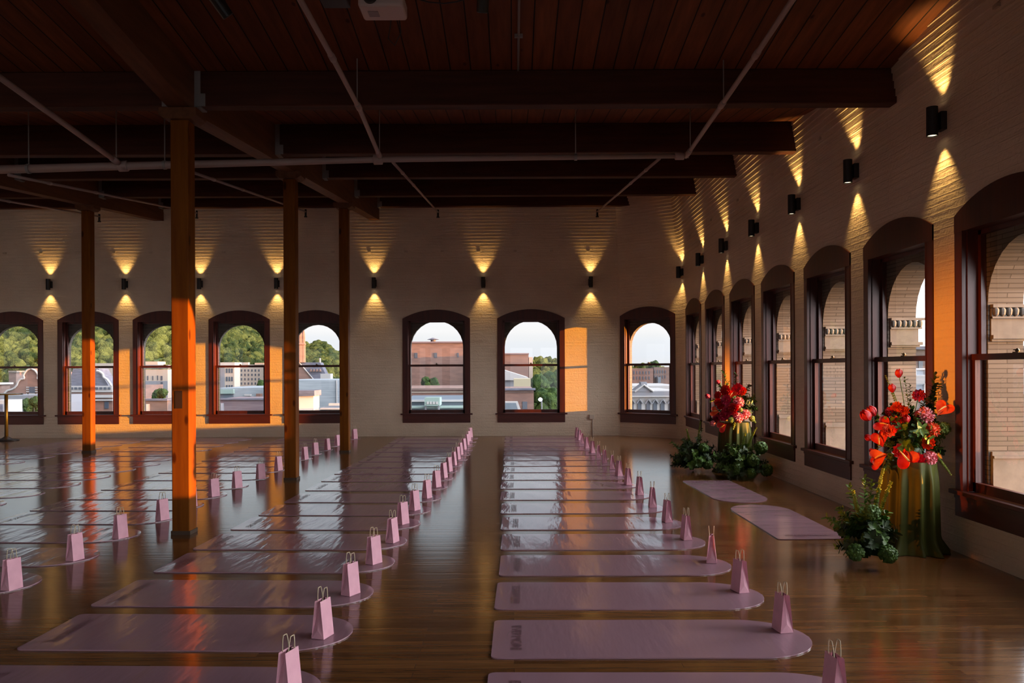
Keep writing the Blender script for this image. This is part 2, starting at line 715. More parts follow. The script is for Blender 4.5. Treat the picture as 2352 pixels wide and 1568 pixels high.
def wall_mesh(i0, i1, holes):
    """wall along path segments i0..i1; holes: {segment: [(s_centre, half, z0, z1)]} with s measured from segment start"""
    mb = MB()
    prof = corbel_profile()
    for i in range(i0, i1):
        a, b = PATH[i], PATH[i + 1]
        ln = (b - a).length
        t = (b - a) / ln
        hs = sorted(holes.get(i, []))
        cuts = [0.0]
        for c, hw, z0, z1 in hs:
            cuts += [c - hw, c + hw]
        cuts.append(ln)

        def q(s0, s1, z0, z1):
            p0, p1 = a + t * s0, a + t * s1
            mb.quad((p0.x, p0.y, z0), (p0.x, p0.y, z1), (p1.x, p1.y, z1), (p1.x, p1.y, z0),
                    [(CUM[i] + s0, z0), (CUM[i] + s0, z1), (CUM[i] + s1, z1), (CUM[i] + s1, z0)])
        for k in range(len(cuts) - 1):
            s0, s1 = cuts[k], cuts[k + 1]
            if k % 2 == 1:
                _, _, z0, z1 = hs[k // 2]
                q(s0, s1, 0, z0)
                q(s0, s1, z1, ZCOR)
            else:
                q(s0, s1, 0, ZCOR)
        na, nb = vert_in(i), vert_in(i + 1)
        vv = 0.0
        for j in range(len(prof) - 1):
            (o0, z0), (o1, z1) = prof[j], prof[j + 1]
            pa0, pb0 = a + na * o0, b + nb * o0
            pa1, pb1 = a + na * o1, b + nb * o1
            w0, w1 = z0 + o0, z1 + o1
            mb.quad((pa0.x, pa0.y, z0), (pa1.x, pa1.y, z1), (pb1.x, pb1.y, z1), (pb0.x, pb0.y, z0),
                    [(CUM[i], w0), (CUM[i], w1), (CUM[i + 1], w1), (CUM[i + 1], w0)])
    return mb


def fx(px):
    return (px - X0) * YF / FPX


WIDE, NARROW = 0.752, 0.682
FAR_WIN = [(fx(29.5), NARROW), (fx(203), NARROW), (fx(376), NARROW), (fx(550), NARROW), (fx(726), NARROW),
           (fx(1002.5), WIDE), (fx(1220), WIDE)]
RIGHT_WIN = [15.80, 14.13, 12.45, 10.78, 9.10, 7.44, 5.77, 4.10, 2.43, 0.76, -0.91, -2.58]
ZB, ZT = 0.50, 2.60

holesF = {0: [(x - XL, hw - 0.09, ZB, ZT) for x, hw in FAR_WIN]}
wf = wall_mesh(0, 1, holesF)
for k in range(19):
    x = -12.9 + 0.81 * k
    wf.box(x - 0.035, x + 0.035, YF - 0.075, YF - 0.02, 4.095, 4.13)
wf.build('wall_far', M_WALL)['kind'] = 'structure'
wall_mesh(1, I_RIGHT, {I_FACET: [(0.67, 0.56, ZB, ZT)]}).build('wall_corner', M_WALL)['kind'] = 'structure'
holesR = {I_RIGHT: [(cB.y - y, 0.665 - 0.09, ZB, ZT) for y in RIGHT_WIN]}
wr_ = wall_mesh(I_RIGHT, I_RIGHT + 1, holesR)
for k in range(8):
    y = 15.8 - 1.67 * k
    wr_.box(XW - 0.075, XW - 0.02, y - 0.03, y + 0.03, 4.1, 4.13)
wr_.build('wall_right', M_WALL)['kind'] = 'structure'


def plain_wall(name, a, b, holes, ztop=6.4):
    a, b = Vector(a), Vector(b)
    ln = (b - a).length
    t = (b - a) / ln
    mb = MB()
    cuts = [0.0]
    hs = sorted(holes)
    for c, hw, z0, z1 in hs:
        cuts += [c - hw, c + hw]
    cuts.append(ln)

    def q(s0, s1, z0, z1):
        p0, p1 = a + t * s0, a + t * s1
        mb.quad((p0.x, p0.y, z0), (p0.x, p0.y, z1), (p1.x, p1.y, z1), (p1.x, p1.y, z0),
                [(s0, z0), (s0, z1), (s1, z1), (s1, z0)])
    for k in range(len(cuts) - 1):
        s0, s1 = cuts[k], cuts[k + 1]
        if k % 2 == 1:
            _, _, z0, z1 = hs[k // 2]
            q(s0, s1, 0, z0)
            q(s0, s1, z1, ztop)
        else:
            q(s0, s1, 0, ztop)
    tag(mb.build(name, M_BARE), kind='structure')


plain_wall('wall_left', (XL, YB), (XL, YF), [(2.0 + 1.66 * k, 0.58, 0.5, 2.6) for k in range(0, 14) if k != 5] + [(10.5, 0.3, 0.75, 2.6)])
plain_wall('wall_back', (XW, YB), (XL, YB), [(1.5 + 1.62 * k, 0.6, 0.45, 2.6) for k in range(0, 10)])

mb = MB()
mb.quad((XL, YB, 0), (XW + 0.02, YB, 0), (XW + 0.02, YF + 0.02, 0), (XL, YF + 0.02, 0))
tag(mb.build('floor', M_FLOOR), kind='structure')
mb = MB()
for y0, y1 in ((YB - 0.05, YV), (YV, YF + 0.3)):
    mb.quad((XL - 0.05, y0, zc(y0 + 1e-6) if y0 > YV - 1e-4 else zc(y0)), (XL - 0.05, y1, zc(y1)), (XW + 0.05, y1, zc(y1)), (XW + 0.05, y0, zc(y0)))
tag(mb.build('ceiling', M_CEIL), kind='structure')


# ------------------------------------------------------------------ windows
WN = [0]


def arch_pts(hw, z0, n=14):
    """half-circle from +hw to -hw, springing at z0"""
    return [(hw * math.cos(PI * k / n), z0 + hw * math.sin(PI * k / n)) for k in range(n + 1)]


def window(o, t, n, hw, zs, rise, glass_hw, rev_hw, detail=True, fr=0.15, bk=0.43):
    """o: point on the wall plane (2D), t: along the wall, n: outward"""
    WN[0] += 1
    root = empty('window_%d' % WN[0], (o.x, o.y, 0))
    tag(root, kind='structure')
    R = Matrix(((t.x, n.x, 0, 0), (t.y, n.y, 0, 0), (0, 0, 1, 0), (0, 0, 0, 1)))
    root.rotation_euler = R.to_euler()

    def fn(a, b, d):
        return (a, d, b)
    c = 0.115
    ih = hw - c
    mb = MB()
    mb.box(-hw, -ih, -0.013, 0.02, 0.50, zs)
    mb.box(ih, hw, -0.013, 0.02, 0.50, zs)
    # head board with a segmental top
    rad = (hw * hw + rise * rise) / (2 * rise)
    pts = [(-hw, zs), (-hw, zs - 0.1), (-ih, zs - 0.1), (-ih, 2.575), (ih, 2.575), (ih, zs - 0.1), (hw, zs - 0.1), (hw, zs)]
    arc = []
    for k in range(1, 16):
        x = hw - 2 * hw * k / 16
        arc.append((x, zs + rise - rad + math.sqrt(rad * rad - x * x)))
    top = [(hw, zs)] + arc + [(-hw, zs)]
    zz = min(2.575, zs)
    head = top + [(-hw, zz), (hw, zz)] if zs > zz + 1e-6 else top
    mb.prism(head, fn, -0.016, 0.02)
    # thin inner bead
    mb.box(-ih - 0.012, -ih, -0.018, -0.012, 0.50, 2.58)
    mb.box(ih, ih + 0.012, -0.018, -0.012, 0.50, 2.58)
    mb.build('casing', M_FRAME, root)
    mb = MB()
    mb.box(-ih - 0.02, -ih + 0.012, 0.02, fr + 0.02, 0.47, 2.6)
    mb.box(ih - 0.012, ih + 0.02, 0.02, fr + 0.02, 0.47, 2.6)
    mb.box(-ih, ih, 0.02, fr + 0.02, 2.575, 2.615)
    mb.build('jamb', M_FRAME, root)
    mb = MB()
    mb.box(-hw - 0.05, hw + 0.05, -0.045, 0.02, 0.475, 0.51)
    mb.box(-ih, ih, 0.02, fr + 0.08, 0.46, 0.505)
    bevel(mb.build('sill', M_FRAMEH, root), 0.006)
    mb = MB()
    mb.box(-hw, hw, -0.016, 0.0, 0.30, 0.475)
    mb.box(-hw, hw, -0.024, -0.016, 0.445, 0.475)
    mb.build('apron', M_FRAMEH, root)
    g = glass_hw
    mb = MB()
    sh = ih - 0.012
    for s in (-1, 1):
        mb.box(min(s * sh, s * g), max(s * sh, s * g), 0.055, 0.095, 0.51, 1.595)
    mb.box(-sh, sh, 0.055, 0.095, 0.51, 0.585)
    mb.box(-sh, sh, 0.05, 0.10, 1.55, 1.598)
    mb.build('lower_sash', M_FRAME, root)
    mb = MB()
    for s in (-1, 1):
        mb.box(min(s * sh, s * g), max(s * sh, s * g), 0.105, 0.145, 1.55, 2.58)
    mb.box(-sh, sh, 0.105, 0.145, 2.54, 2.58)
    mb.box(-sh, sh, 0.10, 0.145, 1.552, 1.592)
    mb.build('upper_sash', M_FRAME, root)
    MB().box(-g, g, 0.073, 0.077, 0.583, 1.552).build('pane', M_PANE, root)
    MB().box(-g, g, 0.123, 0.127, 1.59, 2.542).build('pane', M_PANE, root)
    mb = MB()
    mb.box(-0.032, 0.032, 0.055, 0.085, 1.598, 1.606)
    mb.lathe([(0.014, 1.606), (0.016, 1.615), (0.008, 1.63)], (0, 0.072, 0), 8)
    mb.box(-0.04, 0.005, 0.066, 0.078, 1.616, 1.624)
    mb.build('sash_lock', M_BRASS, root)
    # masonry beyond the sash: a plate with an arched opening and the brick reveal
    zsp = 1.985
    mb = MB()
    ap = arch_pts(rev_hw, zsp)
    n_ = len(ap) - 1
    X = hw + 0.16
    # inner face of the plate above the springing
    for k in range(n_):
        (x0, z0), (x1, z1) = ap[k], ap[k + 1]
        mb.quad((x0, fr, z0), (x1, fr, z1), (x1, fr, 2.75), (x0, fr, 2.75),
                [(x0, z0), (x1, z1), (x1, 2.75), (x0, 2.75)])
    for s in (-1, 1):
        mb.quad((s * X, fr, 0.3), (s * rev_hw, fr, 0.3), (s * rev_hw, fr, 2.75), (s * X, fr, 2.75),
                [(0, 0.3), (X - rev_hw, 0.3), (X - rev_hw, 2.75), (0, 2.75)])
        mb.quad((s * rev_hw, fr, 0.3), (s * rev_hw, bk, 0.3), (s * rev_hw, bk, zsp), (s * rev_hw, fr, zsp),
                [(0, 0.3), (bk - fr, 0.3), (bk - fr, zsp), (0, zsp)])
    al = 0.0
    for k in range(n_):
        (x0, z0), (x1, z1) = ap[k], ap[k + 1]
        d = math.hypot(x1 - x0, z1 - z0)
        mb.quad((x0, fr, z0), (x0, bk, z0), (x1, bk, z1), (x1, fr, z1),
                [(0, al), (bk - fr, al), (bk - fr, al + d), (0, al + d)])
        al += d
        # outside face
        mb.quad((x0, bk, z0), (x1, bk, z1), (x1, bk, 3.0), (x0, bk, 3.0), [(x0, z0), (x1, z1), (x1, 3.0), (x0, 3.0)])
    for s in (-1, 1):
        mb.quad((s * X, bk, -0.5), (s * rev_hw, bk, -0.5), (s * rev_hw, bk, 3.0), (s * X, bk, 3.0),
                [(0, 0), (X - rev_hw, 0), (X - rev_hw, 3.5), (0, 3.5)])
    mb.quad((-rev_hw, fr, 0.46), (rev_hw, fr, 0.46), (rev_hw, bk + 0.08, 0.42), (-rev_hw, bk + 0.08, 0.42),
            [(0, 0), (1, 0), (1, .4), (0, .4)])
    mb.build('brick_reveal', M_REVEAL, root)
    if detail:
        for s in (-1, 1):
            e = rev_hw
            def B(m, x0, x1, d0, d1, z0, z1):
                m.box(min(s * x0, s * x1), max(s * x0, s * x1), d0, d1, z0, z1)
            mb = MB()
            B(mb, e, e - 0.04, fr + 0.02, bk + 0.07, 1.96, 1.985)
            # row of carved eggs
            for k in range(6):
                y = fr + 0.05 + k * 0.052
                mb.lathe([(0.006, -0.042), (0.021, -0.028), (0.026, -0.002), (0.025, 0.014), (0.014, 0.028)], (s * (e - 0.022), y, 1.932), 10)
            B(mb, e, e - 0.02, fr + 0.02, bk + 0.05, 1.88, 1.955)
            B(mb, e, e - 0.03, fr + 0.02, bk + 0.05, 1.875, 1.89)
            B(mb, e, e - 0.012, fr + 0.02, bk + 0.02, 1.74, 1.88)
            B(mb, e, e - 0.04, fr + 0.02, bk + 0.05, 1.715, 1.745)
            B(mb, e, e - 0.02, fr + 0.02, bk + 0.03, 1.695, 1.715)
            mb.build('stone_capital', M_STONE, root)
            mb = MB()
            B(mb, e, e - 0.03, fr + 0.02, bk + 0.05, 0.44, 0.78)
            B(mb, e, e - 0.045, fr + 0.02, bk + 0.065, 0.78, 0.80)
            B(mb, e, e - 0.02, fr + 0.02, bk + 0.04, 0.80, 0.83)
            mb.build('stone_plinth', M_STONE, root)
    return root


for x, hw in FAR_WIN:
    window(Vector((x, YF)), Vector((1, 0)), Vector((0, 1)), hw, 2.62, 0.2, hw - 0.165, hw - 0.165, False, 0.145, 0.24)
window(FC, FT, Vector((-FT.y, FT.x)), 0.66, 2.65, 0.18, 0.49, 0.5, False, 0.14, 0.25)
for y in RIGHT_WIN:
    window(Vector((XW, y)), Vector((0, -1)), Vector((1, 0)), 0.665, 2.71, 0.165, 0.50, 0.49, y > 3)

# ------------------------------------------------------------------ timber frame
GX = [-3.03, -7.78]
CAPZ = 0.10


def gz(y):
    return 3.87 + 0.09 * (y - 7.4) if y > 7.4 else 3.87 + 0.133 * (7.4 - y)


for i, gx in enumerate(GX):
    mb = MB()
    for y0, y1 in ((YB + 0.02, 7.4), (7.4, YF - 0.2)):
        p = []
        for y in (y0, y1):
            p += [(gx - 0.1, y, gz(y)), (gx + 0.1, y, gz(y)), (gx + 0.1, y, zc(y)), (gx - 0.1, y, zc(y))]
        mb.add(p, [[0, 1, 2, 3], [7, 6, 5, 4], [0, 4, 5, 1], [2, 6, 7, 3], [0, 3, 7, 4], [1, 5, 6, 2]])
    g = mb.build('timber_girder', M_BEAMY)
    tag(g, ['long timber girder running over the sunlit post toward far wall', 'timber girder over the lone post at far left'][i],
        'girder', 'timber girders along the ceiling')
COLS = [(-3.03, 7.33, 'square timber post nearest the camera, brightly lit orange by the sun'),
        (-3.02, 10.86, 'dark square timber post behind the sunlit post, in shade'),
        (-3.05, 14.45, 'slim dark timber post nearest the far wall, right of the other shaded post'),
        (-7.78, 14.6, 'sunlit timber post at far left in front of the arched windows')]
for i, (cx_, cy_, lab) in enumerate(COLS):
    root = empty('timber_post', (cx_, cy_, 0))
    tag(root, lab, 'post', 'square timber posts')
    zt = gz(cy_) - CAPZ
    MBp = MB().box(-0.081, 0.081, -0.081, 0.081, 0, zt)
    bevel(MBp.build('shaft', M_POST, root), 0.009, 2)
    mb = MB()
    z1 = gz(cy_ - 0.24) if cy_ > 7.4 else gz(7.4)
    pr = [(-0.17, zt + 0.035), (-0.12, zt), (0.12, zt), (0.17, zt + 0.035), (0.17, zt + CAPZ), (-0.17, zt + CAPZ)]
    mb.prism(pr, lambda a, b, d: (a, d, b), -0.12, 0.12)
    mb.build('cap_block', M_BEAMY, root)
    if i == 0:
        mb = MB().box(-0.045, 0.02, -0.0835, -0.078, 1.15, 1.31)
        tag(mb.build('mortise_patch', mat('mortise_dark', (0.03, 0.012, 0.006), 0.6), root), 'dark rectangular mortise patch')
    mb = MB()
    for s in (-1, 1):
        mb.box(-0.088, 0.088, s * 0.084 - 0.004, s * 0.084 + 0.004, 0, 0.035)
        mb.box(s * 0.084 - 0.004, s * 0.084 + 0.004, -0.08, 0.08, 0, 0.035)
    mb.build('base_shoe', mat('shoe_wood', (0.06, 0.035, 0.02), 0.7), root)

BEAMY = [7.36, 9.86, 12.3, 14.8, 17.3]
BEAMZ = [3.94, 4.17, 4.46, 4.72, 5.03]
spans = [(GX[0] + 0.1, XW - 0.01, 'right of the posts', True), (GX[1] + 0.1, GX[0] - 0.1, 'left of the nearest post', True),
         (XL + 0.02, GX[1] - 0.1, 'at the far left', True)]
for k, (by, bz) in enumerate(zip(BEAMY, BEAMZ)):
    for x0, x1, where, hang in spans:
        if x1 > 3:
            kk = max(0, int((bz - ZCOR) / 0.07))
            x1 = XW - 0.0125 * (kk + 1) + 0.01
        zt = min(zc(by), zc(by + 0.15))
        root = empty('ceiling_beam', ((x0 + x1) / 2, by, bz))
        tag(root, '%s dark timber cross beam from the camera, %s' % (['first', 'second', 'third', 'fourth', 'fifth'][k], where),
            'beam', 'timber cross beams under the ceiling')
        h = (x1 - x0) / 2
        mb = MB()
        mb.box(-h, h, 0, 0.15, 0, zt - bz)
        bevel(mb.build('timber', M_BEAMX, root), 0.008, 1)
        mb = MB()
        for s, on in ((-1, True), (1, where != 'right of the posts')):
            if not on or (s == -1 and where == 'at the far left'):
                continue
            xx = s * h
            a, b = sorted((xx, xx - s * 0.055))
            mb.box(a, b, -0.008, 0.0, -0.008, zt - bz)
            mb.box(a, b, 0.15, 0.158, -0.008, zt - bz)
            mb.box(a, b, -0.008, 0.158, -0.012, -0.001)
            a, b = sorted((xx, xx - s * 0.10))
            mb.box(a, b, -0.011, -0.002, -0.006, 0.11)
        if mb.v:
            mb.build('steel_hanger', M_STEEL, root)


# ------------------------------------------------------------------ sprinkler pipes
def pipe(label, pts, r, fit=(), hang=(), head=()):
    root = empty('sprinkler_pipe', pts[0])
    o = Vector(pts[0])
    tag(root, label, 'pipe', 'white sprinkler pipes')
    pp = [Vector(p) - o for p in pts]
    MB().tube(pp, r, 12).build('pipe', M_PIPE, root, True)
    rad = r
    if fit:
        for i, f in fit:
            mb = MB()
            a, b = pp[i], pp[i + 1]
            c = a.lerp(b, f)
            d = (b - a).normalized()
            r = rad[i] if isinstance(rad, list) else rad
            mb.tube([c - d * 0.05, c - d * 0.045, c + d * 0.045, c + d * 0.05], [r, r * 1.28, r * 1.28, r], 12)
            mb.build('coupling', M_PIPE, root, True)
    for i, f in hang:
        a, b = pp[i], pp[i + 1]
        c = a.lerp(b, f)
        w = c + o
        top = zc(w.y) - o.z
        d = (b - a).normalized()
        r = rad[i] if isinstance(rad, list) else rad
        mb = MB()
        mb.tube([c + Vector((0, 0, r)), Vector((c.x, c.y, top))], 0.006, 6)
        mb.tube([c - d * 0.015, c + d * 0.015], r * 1.15, 12)
        mb.build('hanger_rod', M_STEEL, root)
    return root


YM = 8.57
pA, pB = P(-60, 391, YM), P(1582, 358, YM)
pipe('thick white main sprinkler pipe crossing the ceiling from left to right', [pA, P(290, 381, YM), P(880, 366, YM), pB], [0.046, 0.042, 0.032, 0.024],
     fit=((0, 0.98), (1, 0.98), (2, 0.97)), hang=((0, 0.36), (1, 0.15), (2, 0.63)))
pipe('white sprinkler pipe left of the projector, running from ceiling to main pipe',
     [Vector((-1.42, 2.5, 4.0)), P(690, 0, 5.32), P(765, 135, 6.25), P(826, 250, 7.25), P(874, 364, YM)], 0.022,
     fit=((1, 0.97), (2, 0.95), (3, 0.9)), hang=((2, 0.9), (3, 0.95)))
pipe('white sprinkler pipe near the right wall, running from ceiling to main pipe',
     [Vector((1.93, 2.5, 4.0)), P(1820, 0, 5.5), P(1735, 128, 6.33), P(1655, 245, 7.3), P(1575, 360, YM)], 0.022,
     fit=((1, 0.97), (2, 0.95), (3, 0.9)), hang=((2, 0.9), (3, 0.85)))
pipe('white sprinkler pipe at upper left, left of the sunlit post',
     [Vector((-4.3, 3.5, 3.95)), P(0, 178, 6.54), P(278, 378, YM)], 0.027, fit=((1, 0.93),), hang=((1, 0.95),))
far_ends = [(1515, 364, 1372, 486, 'right of centre'), (902, 372, 1006, 487, 'left of centre'), (432, 392, 702, 486, 'behind the sunlit post'),
            (20, 402, 452, 489, 'crossing behind the sunlit post from far left'), (-160, 432, 228, 497, 'at the far left edge')]
for a, b, c, d, w in far_ends:
    root = pipe('thin white sprinkler pipe reaching the far wall %s' % w, [P(a, b, YM), P(c, d, 17.25)], 0.017,
                fit=((0, 0.12), (0, 0.3)))
    e = P(c, d, 17.25) - P(a, b, YM)
    mb = MB()
    mb.tube([e + Vector((0, 0, 0.05)), e + Vector((0, 0, -0.1))], 0.022, 8)
    mb.tube([e + Vector((0, 0, -0.1)), e + Vector((0, 0, -0.12))], 0.035, 8)
    mb.build('sprinkler_head', M_BLACK, root)


# ------------------------------------------------------------------ wall lamps
def lamp_proto():
    root = empty('wall_lamp')
    mb = MB()
    r, h = 0.045, 0.12
    mb.lathe([(r - 0.006, -h + 0.012), (r - 0.004, -h), (r, -h), (r, h), (r - 0.004, h), (r - 0.006, h - 0.012)], (0, -0.098, 0), 24)
    mb.build('cylinder_body', M_BLACK, root, False)
    mb = MB()
    mb.box(-0.05, 0.05, -0.05, 0.0, -0.075, 0.075)
    mb.box(-0.018, 0.018, -0.065, -0.05, -0.06, 0.06)
    bevel(mb.build('wall_plate', M_BLACK, root), 0.004)
    for s in (-1, 1):
        mb = MB().lathe([(0.036, s * (h - 0.011) - 0.001), (0.036, s * (h - 0.011) + 0.001)], (0, -0.098, 0), 20)
        mb.build('lens', M_LENS, root)
    return root


def copy_tree(o, parent=None):
    c = o.copy()
    COL.objects.link(c)
    c.parent = parent
    for ch in o.children:
        copy_tree(ch, c)
    return c


LP = lamp_proto()
lampn = [0]


def place_lamp(p2, n, z, label, e=23.0):
    o = LP if lampn[0] == 0 else copy_tree(LP)
    lampn[0] += 1
    t = Vector((n.y, -n.x))
    R = Matrix(((t.x, n.x, 0), (t.y, n.y, 0), (0, 0, 1)))
    o.location = (p2.x, p2.y, z)
    o.rotation_euler = R.to_euler()
    tag(o, label, 'wall lamp', 'black cylinder lamps along the brick walls')
    for s in (-1, 1):
        l = bpy.data.lights.new('lamp_beam', 'SPOT')
        l.energy = e
        l.color = (1.0, 0.60, 0.19)
        l.spot_size = math.radians(68)
        l.spot_blend = 0.8
        l.shadow_soft_size = 0.02
        lo = bpy.data.objects.new('lamp_beam', l)
        COL.objects.link(lo)
        q = p2 - n * 0.098
        lo.location = (q.x, q.y, z + s * 0.125)
        lo.rotation_euler = Vector((n.x * 0.14, n.y * 0.14, s)).to_track_quat('-Z', 'Y').to_euler()


farlamps = [117, 290, 462, 638, 861, 1111, 1357]
fl_lab = ['leftmost black wall lamp above the pier between first two windows', 'black wall lamp right of the far left post',
          'black wall lamp just right of the sunlit post', 'black wall lamp partly behind the second shaded post',
          'black wall lamp left of the wide brick view window', 'black wall lamp between the two wide windows',
          'black wall lamp above the orange sun patch on far wall']
for px, lab in zip(farlamps, fl_lab):
    place_lamp(Vector((fx(px), YF)), Vector((0, 1)), 3.41, lab)
for k, y in enumerate([6.605, 8.27, 9.94, 11.615, 13.29, 14.965]):
    place_lamp(Vector((XW, y)), Vector((1, 0)), 3.53,
               ['largest black wall lamp, nearest the camera on right wall', 'second black wall lamp from camera along right wall', 'third black wall lamp from camera along right wall',
                'fourth black wall lamp from camera along right wall', 'fifth black wall lamp from camera along right wall',
                'sixth black wall lamp from camera along right wall'][k])
tc_, nc_ = Vector((3.572, 16.70)), Vector((1, 0.14)).normalized()
place_lamp(tc_, nc_, 3.50, 'last black wall lamp on right wall, beside the corner window')

# ------------------------------------------------------------------ yoga mats
ML, MW = 1.75, 0.62


def mat_mesh():
    mb = MB()
    nx, ny = 44, 8
    L, hw, rc = ML, MW / 2, 0.035
    xs = []
    for i in range(nx + 1):
        f = i / nx
        xs.append(-L / 2 + L * (1 - math.cos(PI * f)) / 2)

    def half(x):
        d0 = x + L / 2
        h = hw
        if d0 < rc:
            h = hw - rc + math.sqrt(max(0, rc * rc - (rc - d0) ** 2))
        d1 = L / 2 - x
        a = 0.36
        if d1 < a:
            k = (a - d1) / a
            h = hw * math.sqrt(max(0.0, 1 - k ** 2.1))
        return max(h, 0.0005)
    top, th = [], 0.0055
    for x in xs:
        for j in range(ny + 1):
            y = -1 + 2 * j / ny
            w = 0.0012 * math.sin(x * 9 + y) + 0.0008 * math.sin(x * 23 + 2 * y)
            top.append((x, y * half(x), th + 0.002 + w * (1 - abs(y) ** 4)))
    n1 = ny + 1
    fs = []
    for i in range(nx):
        for j in range(ny):
            a = i * n1 + j
            fs.append([a, a + n1, a + n1 + 1, a + 1])
    # border ring
    ring = [i * n1 for i in range(nx + 1)] + [nx * n1 + j for j in range(1, n1)] + [i * n1 + ny for i in range(nx - 1, -1, -1)] + [j for j in range(ny - 1, 0, -1)]
    base = len(top)
    m = len(ring)
    verts = top + [top[k] for k in ring] + [(top[k][0], top[k][1], 0.0008) for k in ring]
    for k in range(m):
        k2 = (k + 1) % m
        fs.append([base + k, base + m + k, base + m + k2, base + k2])
    mb.add(verts, fs)
    return mb.mesh('yoga_mat', M_MAT, True)


def text_mesh():
    cu = bpy.data.curves.new('lettering', 'FONT')
    cu.body = 'EVERMORE'
    cu.size = 1.0
    cu.align_x = 'CENTER'
    cu.align_y = 'CENTER'
    cu.extrude = 0.0
    cu.space_character = 1.0
    tmp = bpy.data.objects.new('tmp', cu)
    COL.objects.link(tmp)
    bpy.context.view_layer.update()
    me = bpy.data.meshes.new_from_object(tmp)
    bpy.data.objects.remove(tmp)
    xs = [v.co.x for v in me.vertices]
    ys = [v.co.y for v in me.vertices]
    w, h = max(xs) - min(xs), max(ys) - min(ys)
    cx, cy2 = (max(xs) + min(xs)) / 2, (max(ys) + min(ys)) / 2
    for v in me.vertices:
        a = (v.co.x - cx) / w * 0.40        # along the reading direction
        b = (v.co.y - cy2) / h * 0.052      # letter height
        # reading runs toward the camera, letter tops point to the round end
        v.co = (b, -a, 0.0)
    me.name = 'lettering'
    # swash leg of the V
    bm = bmesh.new()
    bm.from_mesh(me)
    q = []
    for k in range(9):
        f = k / 8
        q.append((-0.03 - 0.035 * math.sin(f * PI / 2) * (1 - 0.3 * f), 0.115 - 0.10 * f))
    for k in range(8):
        (a0, b0), (a1, b1) = q[k], q[k + 1]
        vs_ = [bm.verts.new(p) for p in ((a0 - 0.002, b0, 0), (a0 + 0.002, b0, 0), (a1 + 0.002, b1, 0), (a1 - 0.002, b1, 0))]
        bm.faces.new(vs_)
    bm.to_mesh(me)
    bm.free()
    me.materials.clear()
    me.materials.append(M_MATTXT)
    return me


ME_MAT = mat_mesh()
ME_TXT = text_mesh()


def put_mat(tip, left, label, group, letter=True):
    """tip, left: floor points of the round tip and of the straight end's middle"""
    d = (tip - left)
    ang = math.atan2(d.y, d.x)
    c = (tip + left) / 2
    o = link('yoga_mat', ME_MAT)
    o.location = (c.x, c.y, 0.0)
    o.rotation_euler = (0, 0, ang)
    tag(o, label, 'yoga mat', group)
    if letter:
        l = link('lettering', ME_TXT, o)
        l.location = (-ML / 2 + 0.135, 0, 0.0105)
    return o


RB = 'mauve yoga mats in the right block'
LBk = {'R': ('block right of centre aisle', 'mauve yoga mats right of the aisle'),
       'M': ('block left of centre aisle', 'mauve yoga mats left of the aisle'),
       'L': ('block behind the sunlit post', 'mauve yoga mats behind the sunlit post'),
       'Q': ('block at far left, ending behind post', 'mauve yoga mats at far left'),
       'Z': ('last block by far left windows', 'mauve yoga mats by the far left windows')}


ROWY = {}


def mat_row(key, k, tip, rot):
    if key in ROWY and tip.y < ROWY[key] + 0.66:
        s_ = (ROWY[key] + 0.66) / tip.y
        tip = Vector((tip.x * s_, tip.y * s_, 0))
    ROWY[key] = tip.y
    left = tip + Vector((-ML * math.cos(rot), -ML * math.sin(rot), 0))
    where, grp = LBk[key]
    w = ORD[k]
    put_mat(tip, left, '%s mauve yoga mat from the camera in the %s' % (w, where), grp)


RY = [3.60, 4.42, 5.24, 6.06, 6.87, 7.68, 8.52, 9.36, 10.18, 10.98, 11.74, 12.49, 13.24, 13.99, 14.78, 15.6, 16.42, 17.23]
RX = [1113, 1129, 1136.5, 1146, 1150, 1150.5, 1150, 1149, 1149.6, 1152, 1156, 1156, 1156, 1157, 1157, 1158, 1158, 1159]
for k, (y, px) in enumerate(zip(RY, RX)):
    xl = (px - X0) * y / FPX
    rot = -0.012 + 0.006 * math.sin(k * 2.3)
    if k == 0:
        xl = -0.13
    tip = Vector((xl + ML, y - (0.015 if k < 8 else 0), 0))
    mat_row('R', k, tip, rot)
MT = [(716, 1565), (808.5, 1454), (856.6, 1364), (906, 1293.4), (934, 1245), (966, 1203), (990.5, 1172), (1014, 1144), (1030, 1118.5), (1042, 1098.5),
      (1052, 1082), (1063, 1068), (1074, 1055), (1080.5, 1044), (1086, 1033.5), (1091, 1023.5), (1094, 1014.5), (1097.5, 1006.5)]
for k, (px, py) in enumerate(MT):
    t = F(px, py)
    if k == 0:
        t = Vector((-0.90, 3.68, 0))
    mat_row('M', k, t, -0.03 if k < 10 else -0.012)
LT = [(80, 1342.6), (218, 1280), (315.7, 1230), (402, 1191), (464, 1162), (518, 1138), (568.7, 1116.6), (616, 1096), (652, 1080), (686, 1066.5),
      (717, 1053.5), (739, 1042.5), (764, 1032.5), (785, 1023), (808, 1015), (828, 1007.5)]
for k, (px, py) in enumerate(LT):
    mat_row('L', k, F(px, py), -0.03 if k < 6 else -0.015)
QT = [(4, 1160), (95, 1134.7), (179, 1113.6), (249, 1095.6), (308, 1079), (365, 1066.7), (407, 1054.5), (448, 1043), (484.5, 1032.5), (513, 1023.5), (546, 1015.5), (577, 1009)]
for k, (px, py) in enumerate(QT):
    mat_row('Q', k, F(px, py), -0.025 if k < 5 else -0.012)
ZT_ = [(51, 1062), (121, 1049.5), (178, 1038.5), (230, 1031), (277, 1022.5), (320, 1015.5), (353.6, 1009.5)]
for k, (px, py) in enumerate(ZT_):
    mat_row('Z', k, F(px, py), -0.015)
